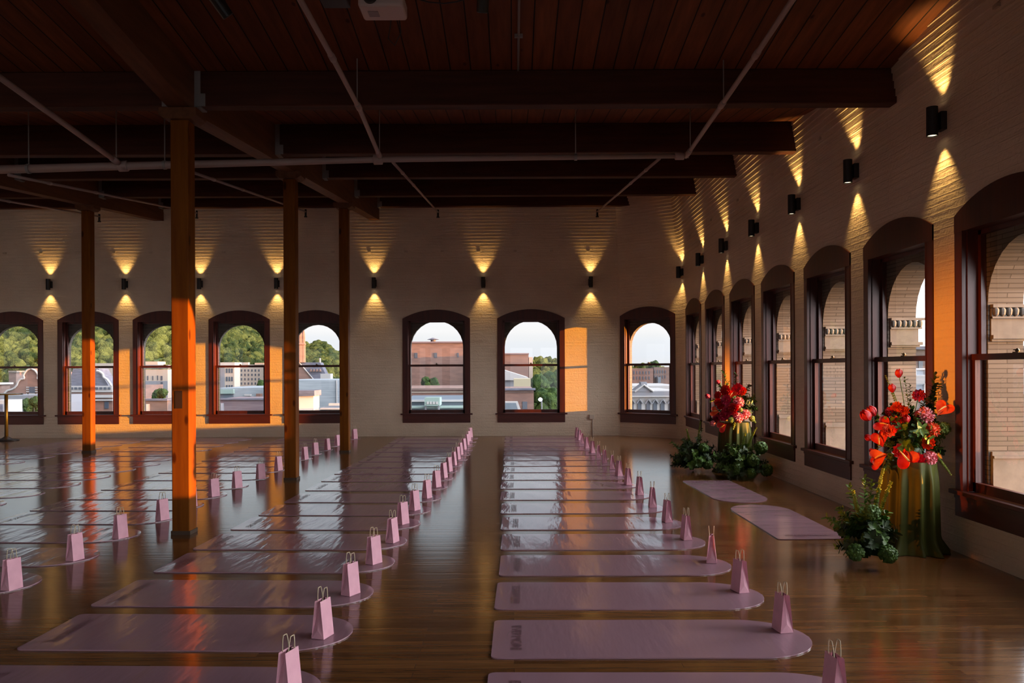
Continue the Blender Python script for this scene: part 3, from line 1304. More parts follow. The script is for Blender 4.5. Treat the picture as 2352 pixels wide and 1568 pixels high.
# two instructor mats by the flowers, laid along the room
a, b = F(1568, 1108), F(1681, 1105.5)
l = (a + b) / 2
l.y += 0.12
put_mat(l + Vector((0.06, -ML, 0)), l, 'mauve yoga mat in front of the farther flowers, round end toward camera', 'mauve yoga mats laid by the window wall')
a, b = F(1785, 1238), F(1937, 1231)
l = (a + b) / 2
l.y -= 0.08
put_mat(l + Vector((-0.02, ML, 0)), l, 'mauve yoga mat near the closer flowers, straight end toward camera', 'mauve yoga mats laid by the window wall')


# ------------------------------------------------------------------ paper gift bags
def bag_proto():
    root = empty('paper_bag')
    a, b, h = 0.0385, 0.054, 0.207
    ta = 0.017
    mb = MB()
    V = [(-a, -b, 0), (a, -b, 0), (a, b, 0), (-a, b, 0),
         (-ta, -b, h), (ta, -b, h), (ta, b, h), (-ta, b, h),
         (0, -b, 0.05), (0, -b + 0.03, h), (0, b, 0.05), (0, b - 0.03, h)]
    fs = [[3, 2, 1, 0], [1, 2, 6, 5], [3, 0, 4, 7],
          [0, 1, 8], [0, 8, 9, 4], [1, 5, 9, 8],
          [2, 3, 10], [2, 10, 11, 6], [3, 7, 11, 10]]
    mb.add(V, fs)
    o = mb.build('bag_body', M_BAG, root)
    md = o.modifiers.new('paper', 'SOLIDIFY')
    md.thickness = 0.0012
    for s in (-1, 1):
        pts = []
        for k in range(13):
            f = k / 12
            ang = PI * f
            pts.append((s * (ta - 0.003) + s * 0.006 * math.sin(ang), -0.026 * math.cos(ang) * (1.0 if 0.1 < f < 0.9 else 1.0), h - 0.02 + 0.085 * min(1, math.sin(ang) * 1.15)))
        MB().tube(pts, 0.0026, 6).build('cord_handle', M_CORD, root, True)
    return root


BP = bag_proto()
bagn = [0]


def put_bag(px, py, label, group, rz):
    o = BP if bagn[0] == 0 else copy_tree(BP)
    bagn[0] += 1
    p = F(px, py) if not isinstance(px, Vector) else px
    o.location = (p.x, p.y + 0.035, 0.0095)
    o.rotation_euler = (0, 0, rz)
    tag(o, label, 'gift bag', group)
    return o


RBAG = [None, (1802, 1455), (1703, 1363), (1637, 1295), (1578, 1242), (1534, 1201), (1500, 1167), (1470, 1138), (1443.5, 1115), (1422.5, 1094), (1407, 1079.5),
        (1389, 1065), (1375.5, 1052.5), (1361, 1041), (1348, 1030.5), (1337.5, 1020), (1331, 1011.5), (1326, 1004.5)]
MBAG = [None, (738, 1469), (803, 1370), (857, 1298), (900, 1248.5), (924, 1206), (951.5, 1174), (980, 1146), (1002, 1120.5), (1018.5, 1099), (1030.5, 1084.5),
        (1042, 1070), (1050.5, 1056.5), (1057, 1045.5), (1065, 1034), (1072, 1022.5), (1076, 1014), (1080, 1005)]
LBAG = [(20, 1358), (167, 1290), (272, 1239), (369.6, 1197), (436, 1166), (489, 1142), (542.5, 1122), (597, 1102), (638, 1082), (672, 1068.5), (699, 1056.5), (723, 1045),
        (751, 1034), (774, 1024.5), (795, 1016), (814, 1008.5)]
for key, lst in (('R', RBAG), ('M', MBAG), ('L', LBAG)):
    where, _ = LBk[key]
    for k, pp in enumerate(lst):
        rz = random.uniform(-0.2, 0.2) + {'R': 0.12, 'M': -0.36, 'L': -0.5}[key]
        if key == 'R' and k == 3:
            rz = -0.25
        lab = 'pink gift bag on the %s mat of the %s' % (ORD[k], where)
        if pp is None:
            v = Vector((1.43, 3.52, 0)) if key == 'R' else Vector((-1.035, 3.62, 0))
            put_bag(v, 0, lab, 'pink paper gift bags on the mats', rz)
        else:
            put_bag(pp[0], pp[1], lab, 'pink paper gift bags on the mats', rz)

# ------------------------------------------------------------------ flowers
M_RED = mat('red_petal', (0.62, 0.012, 0.012), 0.5, build=vary((0.5, 0.008, 0.012), (0.72, 0.02, 0.015), 25))
M_ORG = mat('orange_petal', (0.75, 0.075, 0.012), 0.5, build=vary((0.66, 0.04, 0.01), (0.8, 0.11, 0.02), 25))
M_PNK = mat('pink_petal', (0.7, 0.19, 0.22), 0.6, build=vary((0.6, 0.12, 0.16), (0.78, 0.27, 0.28), 30))
M_MAG = mat('magenta_petal', (0.55, 0.02, 0.07), 0.55)
M_GRN = mat('green_leaf', (0.06, 0.13, 0.02), 0.55, build=vary((0.045, 0.11, 0.016), (0.11, 0.22, 0.03), 18))
M_YGR = mat('yellow_green_bell', (0.24, 0.30, 0.04), 0.6, build=vary((0.14, 0.22, 0.03), (0.32, 0.36, 0.06), 22))
M_DGR = mat('dark_leaf', (0.03, 0.06, 0.018), 0.55, build=vary((0.02, 0.042, 0.014), (0.045, 0.085, 0.022), 18))
M_SPX = mat('spadix', (0.8, 0.5, 0.15), 0.5)
M_CLOTH = mat('olive_satin', (0.16, 0.15, 0.03), 0.6, spec=0.2, build=vary((0.045, 0.050, 0.007), (0.07, 0.073, 0.011), 4))


def basis(d):
    d = Vector(d).normalized()
    x = d.orthogonal().normalized()
    return x, d.cross(x), d


def petal(mb, o, d, side, ln, wd, cup=0.25, m=0, n=4):
    """a cupped petal from o along d"""
    d = Vector(d).normalized()
    side = Vector(side)
    side = (side - d * side.dot(d)).normalized()
    up = side.cross(d)
    vv = []
    for i in range(n + 1):
        f = i / n
        w = wd * min(1.0, 0.25 + f * 2.2) * (1.0 if f < 0.5 else math.sqrt(max(0.04, 1 - ((f - 0.5) / 0.51) ** 2.6)))
        c = o + d * (ln * f) + up * (cup * ln * (f * f - 0.15 * f))
        for s in (-1, 0, 1):
            vv.append(c + side * (w * s) + up * (abs(s) * wd * 0.25))
    ff = []
    for i in range(n):
        for j in range(2):
            a = i * 3 + j
            ff.append([a, a + 1, a + 4, a + 3])
    mb.add(vv, ff, m=m)


def ball_flower(c, r, petals, ln, wd, tilt=0.5, seed=0, axis=None):
    """a round head of many small petals"""
    rng = random.Random(seed)
    mb = MB()
    bm = bmesh.new()
    bmesh.ops.create_icosphere(bm, subdivisions=2, radius=r * 0.72)
    mb.add([v.co + Vector(c) for v in bm.verts], [[v.index for v in f.verts] for f in bm.faces])
    bm.free()
    ga = PI * (3 - math.sqrt(5))
    for k in range(petals):
        z = 1 - 2 * (k + 0.5) / petals
        rr = math.sqrt(1 - z * z)
        d = Vector((rr * math.cos(ga * k), rr * math.sin(ga * k), z))
        x, y, _ = basis(d)
        a = rng.uniform(0, 2 * PI)
        side = x * math.cos(a) + y * math.sin(a)
        dd = (d + (side.cross(d)) * tilt).normalized()
        petal(mb, Vector(c) + d * r * 0.68, dd, side, ln * rng.uniform(0.85, 1.15), wd, 0.35)
    return mb


def rose(c, r, face, seed=0, layers=4):
    """layered open bloom facing 'face'"""
    rng = random.Random(seed)
    mb = MB()
    x, y, d = basis(face)
    c = Vector(c)
    for l in range(layers):
        n = 5 + 2 * l
        op = 0.12 + 0.30 * l
        for k in range(n):
            a = 2 * PI * k / n + l * 0.5 + rng.uniform(-.1, .1)
            o = x * math.cos(a) + y * math.sin(a)
            dd = d * math.cos(op) + o * math.sin(op)
            petal(mb, c - d * r * 0.5 + o * r * 0.1, dd, o.cross(d), r * (0.9 + 0.1 * l), r * 0.40, -0.35, 0, 5)
    return mb


def tulip(c, r, axis, seed=0):
    mb = MB()
    x, y, d = basis(axis)
    c = Vector(c)
    for k in range(6):
        a = 2 * PI * k / 6
        o = x * math.cos(a) + y * math.sin(a)
        vv, n = [], 6
        sd_ = o.cross(d)
        for i in range(n + 1):
            f = i / n
            rad = r * (0.18 + 0.85 * math.sin(PI * min(1, f * 0.8 + 0.06))) * (1.0 if k % 2 else 0.9)
            w = r * 0.62 * math.sin(PI * min(0.985, f * 0.84 + 0.12))
            p = c + d * (r * 2.3 * (f - 0.45)) + o * rad
            for s in (-1, 0, 1):
                vv.append(p + sd_ * (w * s) - o * (abs(s) * w * 0.35))
        ff = [[i * 3 + j, i * 3 + j + 1, i * 3 + j + 4, i * 3 + j + 3] for i in range(n) for j in range(2)]
        mb.add(vv, ff)
    return mb


def anthurium(c, r, face, up):
    """heart-shaped spathe; returns (spathe, spadix)"""
    d = Vector(face).normalized()
    up = Vector(up)
    up = (up - d * up.dot(d)).normalized()
    sd_ = up.cross(d)
    c = Vector(c)
    n, rings = 28, 5
    vv = [c + up * r * 0.35 - d * r * 0.12]
    for j in range(1, rings + 1):
        f = j / rings
        for k in range(n):
            a = 2 * PI * k / n
            hx = 16 * math.sin(a) ** 3 / 16.5
            hy = (13 * math.cos(a) - 5 * math.cos(2 * a) - 2 * math.cos(3 * a) - math.cos(4 * a)) / 16.5
            q = Vector((hx, hy, 0)) * f
            oy = 0.35 * (1 - f)
            bend = 0.22 * f * f - 0.12
            vv.append(c + sd_ * (q.x * r) + up * ((q.y + oy) * r) + d * (bend * r))
    ff = [[0, 1 + k, 1 + (k + 1) % n] for k in range(n)]
    for j in range(rings - 1):
        for k in range(n):
            a, b = 1 + j * n + k, 1 + j * n + (k + 1) % n
            ff.append([a, a + n, b + n, b])
    mb = MB().add(vv, ff)
    s0 = c + up * r * 0.3
    sp = MB().tube([s0, s0 + (d * 0.55 - up * 0.55) * r * 0.6, s0 + (d * 0.7 - up * 1.0) * r], [r * 0.09, r * 0.085, r * 0.03], 8)
    return mb, sp


def spray(a, b, sag, leaf, nleaf, seed=0, spread=1.0, cl=5):
    """a stem from a to b thick with leaves or bells"""
    rng = random.Random(seed)
    a, b = Vector(a), Vector(b)
    mid = (a + b) / 2 + Vector(sag)
    pts = []
    for i in range(9):
        f = i / 8
        pts.append(a * (1 - f) ** 2 + mid * 2 * f * (1 - f) + b * f * f)
    mb = MB().tube(pts, [0.004 * (1 - 0.7 * i / 8) for i in range(9)], 5)
    for k in range(nleaf):
        f = 0.18 + 0.82 * (k + 0.5) / nleaf
        i = min(7, int(f * 8))
        p = pts[i].lerp(pts[i + 1], f * 8 - i)
        d = (pts[i + 1] - pts[i]).normalized()
        x, y, _ = basis(d)
        s = leaf * (1.15 - 0.6 * f) * rng.uniform(0.8, 1.2)
        a0 = rng.uniform(0, 2 * PI)
        for q in range(cl):
            an = a0 + 2 * PI * q / cl
            o = x * math.cos(an) + y * math.sin(an)
            dd = (o * spread + d * 0.7).normalized()
            petal(mb, p, dd, o.cross(d), s, s * 0.42, 0.3, 0, 3)
    return mb


def leafy_spray(a, b, sag, leaf, nleaf, seed=0):
    """a loose stem of pointed leaves"""
    rng = random.Random(seed)
    a, b = Vector(a), Vector(b)
    mid = (a + b) / 2 + Vector(sag)
    pts = [a * (1 - f) ** 2 + mid * 2 * f * (1 - f) + b * f * f for f in [i / 8 for i in range(9)]]
    mb = MB().tube(pts, [0.0035 * (1 - 0.7 * i / 8) for i in range(9)], 5)
    an = rng.uniform(0, 6.28)
    for k in range(nleaf):
        f = 0.12 + 0.88 * (k + 0.5) / nleaf
        i = min(7, int(f * 8))
        p = pts[i].lerp(pts[i + 1], f * 8 - i)
        d = (pts[i + 1] - pts[i]).normalized()
        x, y, _ = basis(d)
        an += 2.4 + rng.uniform(-.4, .4)
        o = x * math.cos(an) + y * math.sin(an)
        dd = (o * rng.uniform(0.7, 1.3) + d * rng.uniform(0.3, 0.9) + Vector((0, 0, rng.uniform(-0.3, 0.25)))).normalized()
        s = leaf * (1.2 - 0.5 * f) * rng.uniform(0.75, 1.25)
        petal(mb, p, dd, o.cross(d) + Vector((0, 0, rng.uniform(-.4, .4))), s, s * rng.uniform(0.2, 0.32), rng.uniform(-0.3, 0.1), 0, 4)
    return mb


def part(mb, name, m, root, base, smooth=True):
    mb.v = [tuple(Vector(p) - base) for p in mb.v]
    return mb.build(name, m, root, smooth)


def drape(cx, cy, h, r, seed, label):
    """round pedestal under a satin cloth that falls in folds"""
    rng = random.Random(seed)
    root = empty('draped_pedestal', (cx, cy, 0))
    tag(root, label, 'pedestal', 'draped flower pedestals')
    n, m = 132, 16
    ph = [rng.uniform(0, 6.28) for _ in range(4)]
    vv = []
    for i in range(m + 1):
        f = i / m
        z = h * (1 - f)
        for k in range(n):
            a = 2 * PI * k / n
            fold = (math.sin(11 * a + ph[0] + 0.5 * f) * 0.5 + math.sin(17 * a + ph[1] + f) * 0.3 + math.sin(5 * a + ph[2] - f) * 0.3)
            rr = r * (0.90 + 0.12 * f + 0.15 * fold * min(1, f * 4 + 0.15))
            if f > 0.85:
                rr += (f - 0.85) * 0.35 * (1 + fold * 0.6)
            vv.append((rr * math.cos(a), rr * math.sin(a), max(0.004, z)))
    ff = [[i * n + k, (i + 1) * n + k, (i + 1) * n + (k + 1) % n, i * n + (k + 1) % n] for i in range(m) for k in range(n)]
    mb = MB().add(vv, ff)
    mb.add([vv[k] for k in range(n)], [list(range(n))])
    mb.build('satin_cloth', M_CLOTH, root, True)
    MB().lathe([(r * 0.7, 0.002), (r * 0.7, h - 0.01)], (0, 0, 0), 24).build('plinth', mat('plinth_white', (0.4, 0.38, 0.35), 0.6), root)
    return root


def arrangement(base, yc, flowers, sprays, label, fill, seed):
    rng = random.Random(seed)
    root = empty('flower_arrangement', base)
    tag(root, label, 'flowers', 'red flower arrangements')
    B = Vector(base)
    # bowl and leafy core
    part(MB().lathe([(0.06, B.z + 0.001), (0.085, B.z + 0.03), (0.10, B.z + 0.10), (0.09, B.z + 0.11)], (B.x, B.y, 0), 20), 'bowl', M_DGR, root, B)
    core = B + Vector((0, 0, 0.14))
    for k in range(fill):
        a = 2 * PI * k / fill + rng.uniform(-.2, .2)
        el = rng.uniform(-0.25, 1.25)
        ln = rng.uniform(0.2, 0.34)
        d = Vector((math.cos(a) * math.cos(el), math.sin(a) * math.cos(el) * 0.8, math.sin(el)))
        tip = core + d * ln
        tip.x = min(tip.x, XW - 0.1)
        part(leafy_spray(core, tip, (0, 0, 0.03), 0.072, 30, seed * 50 + k), 'foliage_spray', rng.choice([M_GRN, M_DGR, M_GRN]), root, B)
    for i, (kind, px, py, r, dy) in enumerate(flowers):
        r *= 0.9
        c = P(px, py, yc + dy)
        c.x = min(c.x, XW - 0.09)
        face = (Vector((-0.75, -1.0, 0.25)) + Vector((rng.uniform(-.5, .5), rng.uniform(-.2, .2), rng.uniform(-.2, .4)))).normalized()
        out = (c - core)
        out = out.normalized() if out.length > 0.01 else Vector((0, -1, 0))
        s = seed * 100 + i
        if kind == 'tulip':
            part(tulip(c, r, out + Vector((0, -0.2, 0.25)), s), 'tulip', M_RED, root, B)
        elif kind == 'bud':
            part(tulip(c, r, out + Vector((0, -0.2, 0)), s), 'flower_bud', M_MAG, root, B)
        elif kind in ('anth', 'anthr'):
            sp, sx = anthurium(c, r, face, out + Vector((0, 0, 0.4)))
            o = part(sp, 'anthurium', M_ORG if kind == 'anth' else M_RED, root, B)
            part(sx, 'spadix', M_SPX, o, B)
        elif kind == 'dahlia':
            part(ball_flower(c, r, 150, r * 0.42, r * 0.12, 0.45, s), 'dahlia', M_PNK, root, B)
        elif kind == 'pin':
            part(ball_flower(c, r, 170, r * 0.5, r * 0.07, 0.15, s), 'pincushion_flower', M_ORG, root, B)
        elif kind == 'hyd':
            part(ball_flower(c, r, 220, r * 0.26, r * 0.12, 1.1, s), 'hydrangea', M_GRN if rng.random() < 0.5 else M_YGR, root, B)
        elif kind == 'rose':
            part(rose(c, r, face, s), 'ranunculus', M_RED, root, B)
        elif kind == 'orose':
            part(rose(c, r, face, s), 'ranunculus', M_ORG, root, B)
        elif kind == 'mrose':
            part(rose(c, r, face, s), 'peony', M_MAG, root, B)
        # its stem
        part(MB().tube([core, core.lerp(c, 0.55) + Vector((0, 0, 0.03)), c - out * r * 0.6], 0.0035, 5), 'stem', M_GRN, root, B)
    for i, (ax, ay, bx, by, dy, leaf, nl, mm) in enumerate(sprays):
        b = P(bx, by, yc + dy)
        b.x = min(b.x, XW - 0.06)
        a = P(ax, ay, yc + dy * 0.4)
        part(spray(a, b, (0, 0, 0.03), leaf, nl, seed * 77 + i, 0.9, 5) if mm is M_YGR else leafy_spray(a, b, (0, 0, 0.03), leaf * 1.7, nl * 2, seed * 77 + i), 'bell_flower_spike' if mm is M_YGR else 'foliage_spray', mm, root, B)
    return root


ped1 = Vector((3.25, 6.53, 0))
drape(ped1.x, ped1.y, 0.735, 0.215, 3, 'olive satin draped pedestal under the closer red flowers')
fl1 = [('tulip', 2064.5, 858, .034, -.05), ('tulip', 2049, 892, .034, -.04), ('tulip', 1990, 955, .05, -.1), ('tulip', 2003, 945, .045, -.02), ('tulip', 1996, 1005, .032, -.1),
       ('bud', 2003, 1034, .022, -.08), ('tulip', 2080.5, 964, .040, -.17), ('mrose', 2110, 907, .048, -.02), ('anth', 2168, 938, .088, -.16),
       ('dahlia', 2123, 955, .082, -.12), ('pin', 2142, 987, .058, -.2), ('hyd', 2172, 984, .078, -.1), ('orose', 2130.5, 1016, .052, -.22),
       ('anthr', 2028, 975, .085, -.15), ('anthr', 2022, 1006, .085, -.2), ('orose', 2042, 988, .05, -.24), ('rose', 2056, 972, .055, -.18),
       ('orose', 2059, 934, .042, -.08), ('orose', 2074, 943, .045, -.1), ('rose', 2045, 945, .04, -.06), ('anth', 2017, 1050, .085, -.18), ('anthr', 2083, 1052, .105, -.25),
       ('rose', 2071, 1036, .06, -.22), ('dahlia', 2136, 1052, .062, -.2), ('mrose', 2106, 1056, .055, -.2), ('anthr', 2012, 1064, .06, -.15)]
sp1 = [(2085, 1010, 2034, 862, .0, .024, 24, M_YGR), (2095, 1000, 2078, 868, .05, .022, 20, M_GRN), (2090, 1000, 2090, 882, .1, .02, 18, M_DGR),
       (2120, 1000, 2186, 858, .06, .036, 24, M_DGR), (2125, 1000, 2162, 880, .05, .036, 20, M_GRN), (2095, 952, 2119, 992, -.24, .026, 15, M_YGR), (2125, 1022, 2184, 1090, -.2, .026, 20, M_YGR),
       (2050, 1045, 2020, 1098, -.2, .024, 16, M_YGR), (2070, 985, 2078, 1003, -.22, .024, 8, M_YGR), (2060, 1030, 2018, 1022, -.15, .026, 14, M_YGR),
       (2060, 1040, 2036, 1078, -.1, .03, 14, M_GRN), (2090, 1020, 2060, 1070, -.2, .03, 14, M_DGR), (2110, 990, 2125, 915, .0, .03, 14, M_DGR),
       (2120, 1030, 2170, 1035, -.05, .03, 14, M_DGR), (2090, 1000, 2095, 1030, -.2, .03, 14, M_GRN), (2100, 980, 2090, 985, -.2, .03, 12, M_DGR)]
arrangement((ped1.x, ped1.y, 0.737), 6.57, fl1, sp1, 'large arrangement of red and orange flowers on the closer pedestal', 44, 5)

ped2 = Vector((3.19, 11.45, 0))
drape(ped2.x, ped2.y, 0.72, 0.235, 8, 'olive satin draped pedestal under the farther red flowers')
fl2 = [('mrose', 1692, 893, .085, -.05), ('anth', 1682, 905, .075, -.15), ('orose', 1705, 898, .06, -.06), ('rose', 1665, 896, .075, -.1), ('bud', 1650, 878, .034, -.05), ('bud', 1626, 910, .04, -.1),
       ('rose', 1648, 907, .055, -.1), ('mrose', 1667, 918, .07, -.16), ('dahlia', 1696, 924, .088, -.2), ('mrose', 1673, 941, .085, -.2), ('rose', 1683, 937, .078, -.24),
       ('mrose', 1663, 953, .08, -.18), ('dahlia', 1695, 959, .085, -.22), ('dahlia', 1711, 951, .08, -.18), ('anth', 1641, 945, .085, -.15), ('anthr', 1658, 980, .09, -.18),
       ('hyd', 1679, 964, .06, -.24), ('hyd', 1727, 961, .06, -.1), ('hyd', 1701, 941, .042, -.25), ('dahlia', 1637, 972, .045, -.12), ('rose', 1655, 930, .06, -.12), ('rose', 1648, 922, .05, -.1),
       ('mrose', 1645, 960, .06, -.1)]
sp2 = [(1680, 920, 1661, 852, .0, .036, 16, M_GRN), (1685, 920, 1691, 858, .03, .036, 16, M_DGR), (1700, 920, 1722, 884, .03, .04, 14, M_DGR), (1660, 915, 1632, 922, -.05, .035, 14, M_YGR),
       (1665, 905, 1648, 880, -.05, .03, 12, M_GRN), (1705, 925, 1732, 912, .0, .04, 14, M_GRN), (1705, 935, 1734, 938, .0, .04, 14, M_DGR), (1660, 950, 1640, 968, -.1, .04, 14, M_DGR),
       (1690, 965, 1684, 985, -.22, .04, 12, M_YGR), (1715, 955, 1735, 970, -.1, .04, 12, M_YGR)]
arrangement((ped2.x, ped2.y, 0.722), 11.4, fl2, sp2, 'arrangement of dark red and pink flowers on the farther pedestal', 38, 9)


def greenery(base, yc, tips, balls, label, seed, fill=22, rad=0.3, hgt=0.3):
    rng = random.Random(seed)
    root = empty('floor_greenery', base)
    tag(root, label, 'greenery', 'green foliage on the floor by the pedestals')
    B = Vector(base)
    core = B + Vector((0, 0, 0.06))
    for k in range(fill):
        a = 2 * PI * k / fill * 3 + rng.uniform(-.3, .3)
        el = rng.uniform(0.12, 1.35)
        ln = rad * rng.uniform(0.75, 1.1)
        d = Vector((math.cos(a) * math.cos(el), math.sin(a) * math.cos(el), math.sin(el) * hgt / rad))
        t = core + d * ln
        t.x = min(t.x, XW - 0.12)
        t.z = max(t.z, 0.05)
        part(leafy_spray(core + d * 0.02, t, (0, 0, 0.05), 0.075, 34, seed * 31 + k), 'foliage_spray', rng.choice([M_GRN, M_GRN, M_DGR]), root, B)
    for i, (px, py, dy, mm) in enumerate(tips):
        b = P(px, py, yc + dy)
        b.x = min(b.x, XW - 0.1)
        part(spray(core + (b - core) * 0.1, b, (0, 0, 0.06), 0.036, 26, seed * 17 + i, 0.95, 5) if mm is M_YGR else leafy_spray(core + (b - core) * 0.1, b, (0, 0, 0.06), 0.055, 46, seed * 17 + i), 'bell_flower_spike' if mm is M_YGR else 'foliage_spray', mm, root, B)
    for i, (px, py, r, dy) in enumerate(balls):
        c = P(px, py, yc + dy)
        c.x = min(c.x, XW - 0.12)
        c.z = max(c.z, r + 0.005)
        part(ball_flower(c, r, 260, r * 0.25, r * 0.105, 1.0, seed * 9 + i), 'hydrangea', M_GRN, root, B)


greenery((2.68, 6.05, 0), 6.05, [(2028, 1078, .1, M_YGR), (2046, 1108, -.05, M_YGR), (1985, 1096, 0, M_GRN), (1950, 1113, 0, M_GRN), (1960, 1130, -.05, M_YGR), (1926, 1166, 0, M_GRN), (1899, 1188, -.1, M_GRN), (2003, 1100, .1, M_GRN), (1938, 1210, 0, M_DGR)],
         [(2003, 1177, .075, -.12), (1998, 1238, .08, -.15), (2040, 1272, .085, -.2), (1965, 1268, .08, -.2)],
         'bushy green foliage on floor left of the closer pedestal', 21, 46, 0.27, 0.36)
greenery((2.62, 11.5, 0), 11.5, [(1609, 968, 0, M_YGR), (1612, 985, 0, M_GRN), (1577, 986, 0, M_YGR), (1543, 1016, 0, M_GRN), (1556, 1025, 0, M_GRN), (1541, 1048, -.1, M_DGR), (1542, 1070, -.1, M_DGR), (1625, 1012, .05, M_DGR), (1642, 1058, 0, M_DGR)],
         [(1616, 1028, .09, -.15), (1600, 1062, .1, -.2), (1625, 1065, .1, -.15)],
         'dark green foliage on floor left of the farther pedestal', 22, 46, 0.38, 0.44)
greenery((3.06, 10.85, 0), 10.85, [(1737, 982, .05, M_YGR), (1712, 995, 0, M_YGR), (1690, 1030, -.1, M_GRN), (1660, 1043, -.1, M_GRN), (1700, 1036, 0, M_GRN), (1650, 1082, -.1, M_DGR), (1770, 1060, .1, M_DGR), (1740, 1015, .1, M_GRN)],
         [(1748, 1028, .11, -.1), (1730, 1058, .11, -.2), (1760, 1080, .11, -.1), (1690, 1078, .09, -.2), (1725, 1088, .09, -.25)],
         'dark green foliage on floor in front of the farther pedestal', 23, 46, 0.38, 0.38)

# ------------------------------------------------------------------ small things in the room
# cocktail table at the far left
tb = F(14, 1007.5)
tb.y = min(tb.y, 17.2)
tb = Vector(((14 - X0) * 17.1 / FPX, 17.1, 0))
root = empty('cocktail_table', tb)
tag(root, 'tall round black cocktail table at the far left window', 'table')
MB().lathe([(0.0, 0.985), (0.31, 0.985), (0.315, 1.0), (0.31, 1.012), (0.0, 1.012)], n=32).build('table_top', mat('table_laminate', (0.02, 0.02, 0.025), 0.3), root)
MB().lathe([(0.035, 0.05), (0.035, 0.985)], n=14).build('pole', M_BLACK, root, True)
MB().lathe([(0.24, 0.0), (0.245, 0.012), (0.12, 0.035), (0.04, 0.09), (0.03, 0.1)], n=28).build('base', M_BLACK, root, True)

# outlet box and conduit on the far wall
p = P(1359, 957, YF)
root = empty('outlet_box', (p.x, YF, p.z))
tag(root, 'small cream outlet box with conduit on the far wall right of sun patch', 'outlet')
bevel(MB().box(-0.055, 0.055, -0.05, 0, -0.05, 0.05).build('box', mat('cream_metal', (0.55, 0.47, 0.38), 0.5), root), 0.006)
MB().box(-0.035, 0.035, -0.053, -0.05, -0.03, 0.03).build('cover', mat('cream_metal', (0.55, 0.47, 0.38), 0.5), root)
MB().tube([(0.02, -0.02, -0.05), (0.02, -0.02, -p.z + 0.005)], 0.011, 8).build('conduit', mat('cream_metal', (0.55, 0.47, 0.38), 0.5), root)

# projector hung from the ceiling
yp = 5.55
c = P(880, 22, yp)
root = empty('projector', c)
tag(root, 'white projector hanging from the plank ceiling', 'projector')
o = MB().box(-0.155, 0.155, -0.12, 0.12, -0.03, 0.075).build('housing', mat('projector_white', (0.62, 0.52, 0.50), 0.4), root)
bevel(o, 0.022, 4)
MB().lathe([(0.05, -0.06), (0.05, 0.02), (0.044, 0.025)], n=20, M=Matrix.Rotation(PI / 2, 4, 'X')).build('lens', M_BLACK, root).location = (-0.07, -0.13, 0.035)
MB().box(-0.10, -0.03, -0.04, 0.04, -0.034, -0.03).build('vent', mat('vent_grey', (0.28, 0.24, 0.24), 0.5), root)
MB().tube([(0, 0, 0.075), (0, 0, zc(yp) - c.z)], 0.02, 10).build('mount_pole', M_BLACK, root)
MB().box(-0.07, 0.07, -0.07, 0.07, 0.075, 0.09).build('mount_plate', M_BLACK, root)
MB().tube([(0.04, 0.12, 0.02), (0.02, 0.2, -0.03), (0.0, 0.22, -0.11), (0.05, 0.2, -0.17), (0.1, 0.17, -0.09), (0.09, 0.13, 0.03)], 0.004, 6).build('power_cord', M_BLACK, root, True)


def track_light(px, py, y, tilt, label):
    c = P(px, py, y)
    root = empty('ceiling_spotlight', c)
    tag(root, label, 'spotlight', 'black spotlights under the ceiling')
    M = Matrix.Rotation(tilt, 4, 'Y') @ Matrix.Rotation(0.5, 4, 'X')
    MB().lathe([(0.035, -0.1), (0.042, -0.095), (0.042, 0.1), (0.03, 0.12)], n=18, M=M).build('can', M_BLACK, root)
    MB().tube([(0, 0, 0.05), (0, 0.02, zc(y + 0.02) - c.z)], 0.01, 8).build('stem', M_BLACK, root)


track_light(503, 8, 5.6, -0.6, 'black ceiling spotlight left of the long white pipe')
track_light(1110, -6, 5.6, 0.1, 'black ceiling spotlight right of the projector')
c = P(770, -2, 5.6)
root = empty('ceiling_speaker', c)
tag(root, 'black box speaker on the ceiling left of projector', 'speaker')
bevel(MB().box(-0.095, 0.095, -0.07, 0.07, -0.035, 0.06).build('cabinet', M_BLACK, root), 0.008)
MB().box(-0.085, 0.085, -0.074, -0.07, -0.025, 0.05).build('grille', mat('grille_grey', (0.03, 0.03, 0.03), 0.7), root)
MB().tube([(0, 0, 0.06), (0, 0, zc(5.6) - c.z)], 0.012, 8).build('bracket', M_BLACK, root)
# cable slung under the ceiling, and the thin conduit along a plank joint
q = [P(px, py, 5.9) for px, py in ((955, -3), (985, 5), (1020, 8), (1050, 4), (1075, -4))]
tag(MB().tube(q, 0.005, 6).build('hanging_cable', M_BLACK, None, True), 'black cable slung under the ceiling right of projector', 'cable')
xs_ = (1195 - X0) * 6.6 / FPX
mb = MB().tube([(xs_, 4.0, zc(4.0) - 0.014), (xs_, YV - 0.02, zc(YV) - 0.014)], 0.010, 8)
mb.box(xs_ - 0.035, xs_ + 0.035, 6.75, 6.78, zc(6.76) - 0.03, zc(6.76) - 0.002)
tag(mb.build('ceiling_conduit', M_STEEL), 'thin grey conduit running along the ceiling planks near centre', 'conduit')

# ------------------------------------------------------------------ the town outside
GZ = -14.0


def facade(name, c1, c2, mo, w=0.5, h=0.16):
    return mat(name, c1, 0.85, build=bare_brick(c1, c2, mo, w, h, 0.018, 'Object', 0))


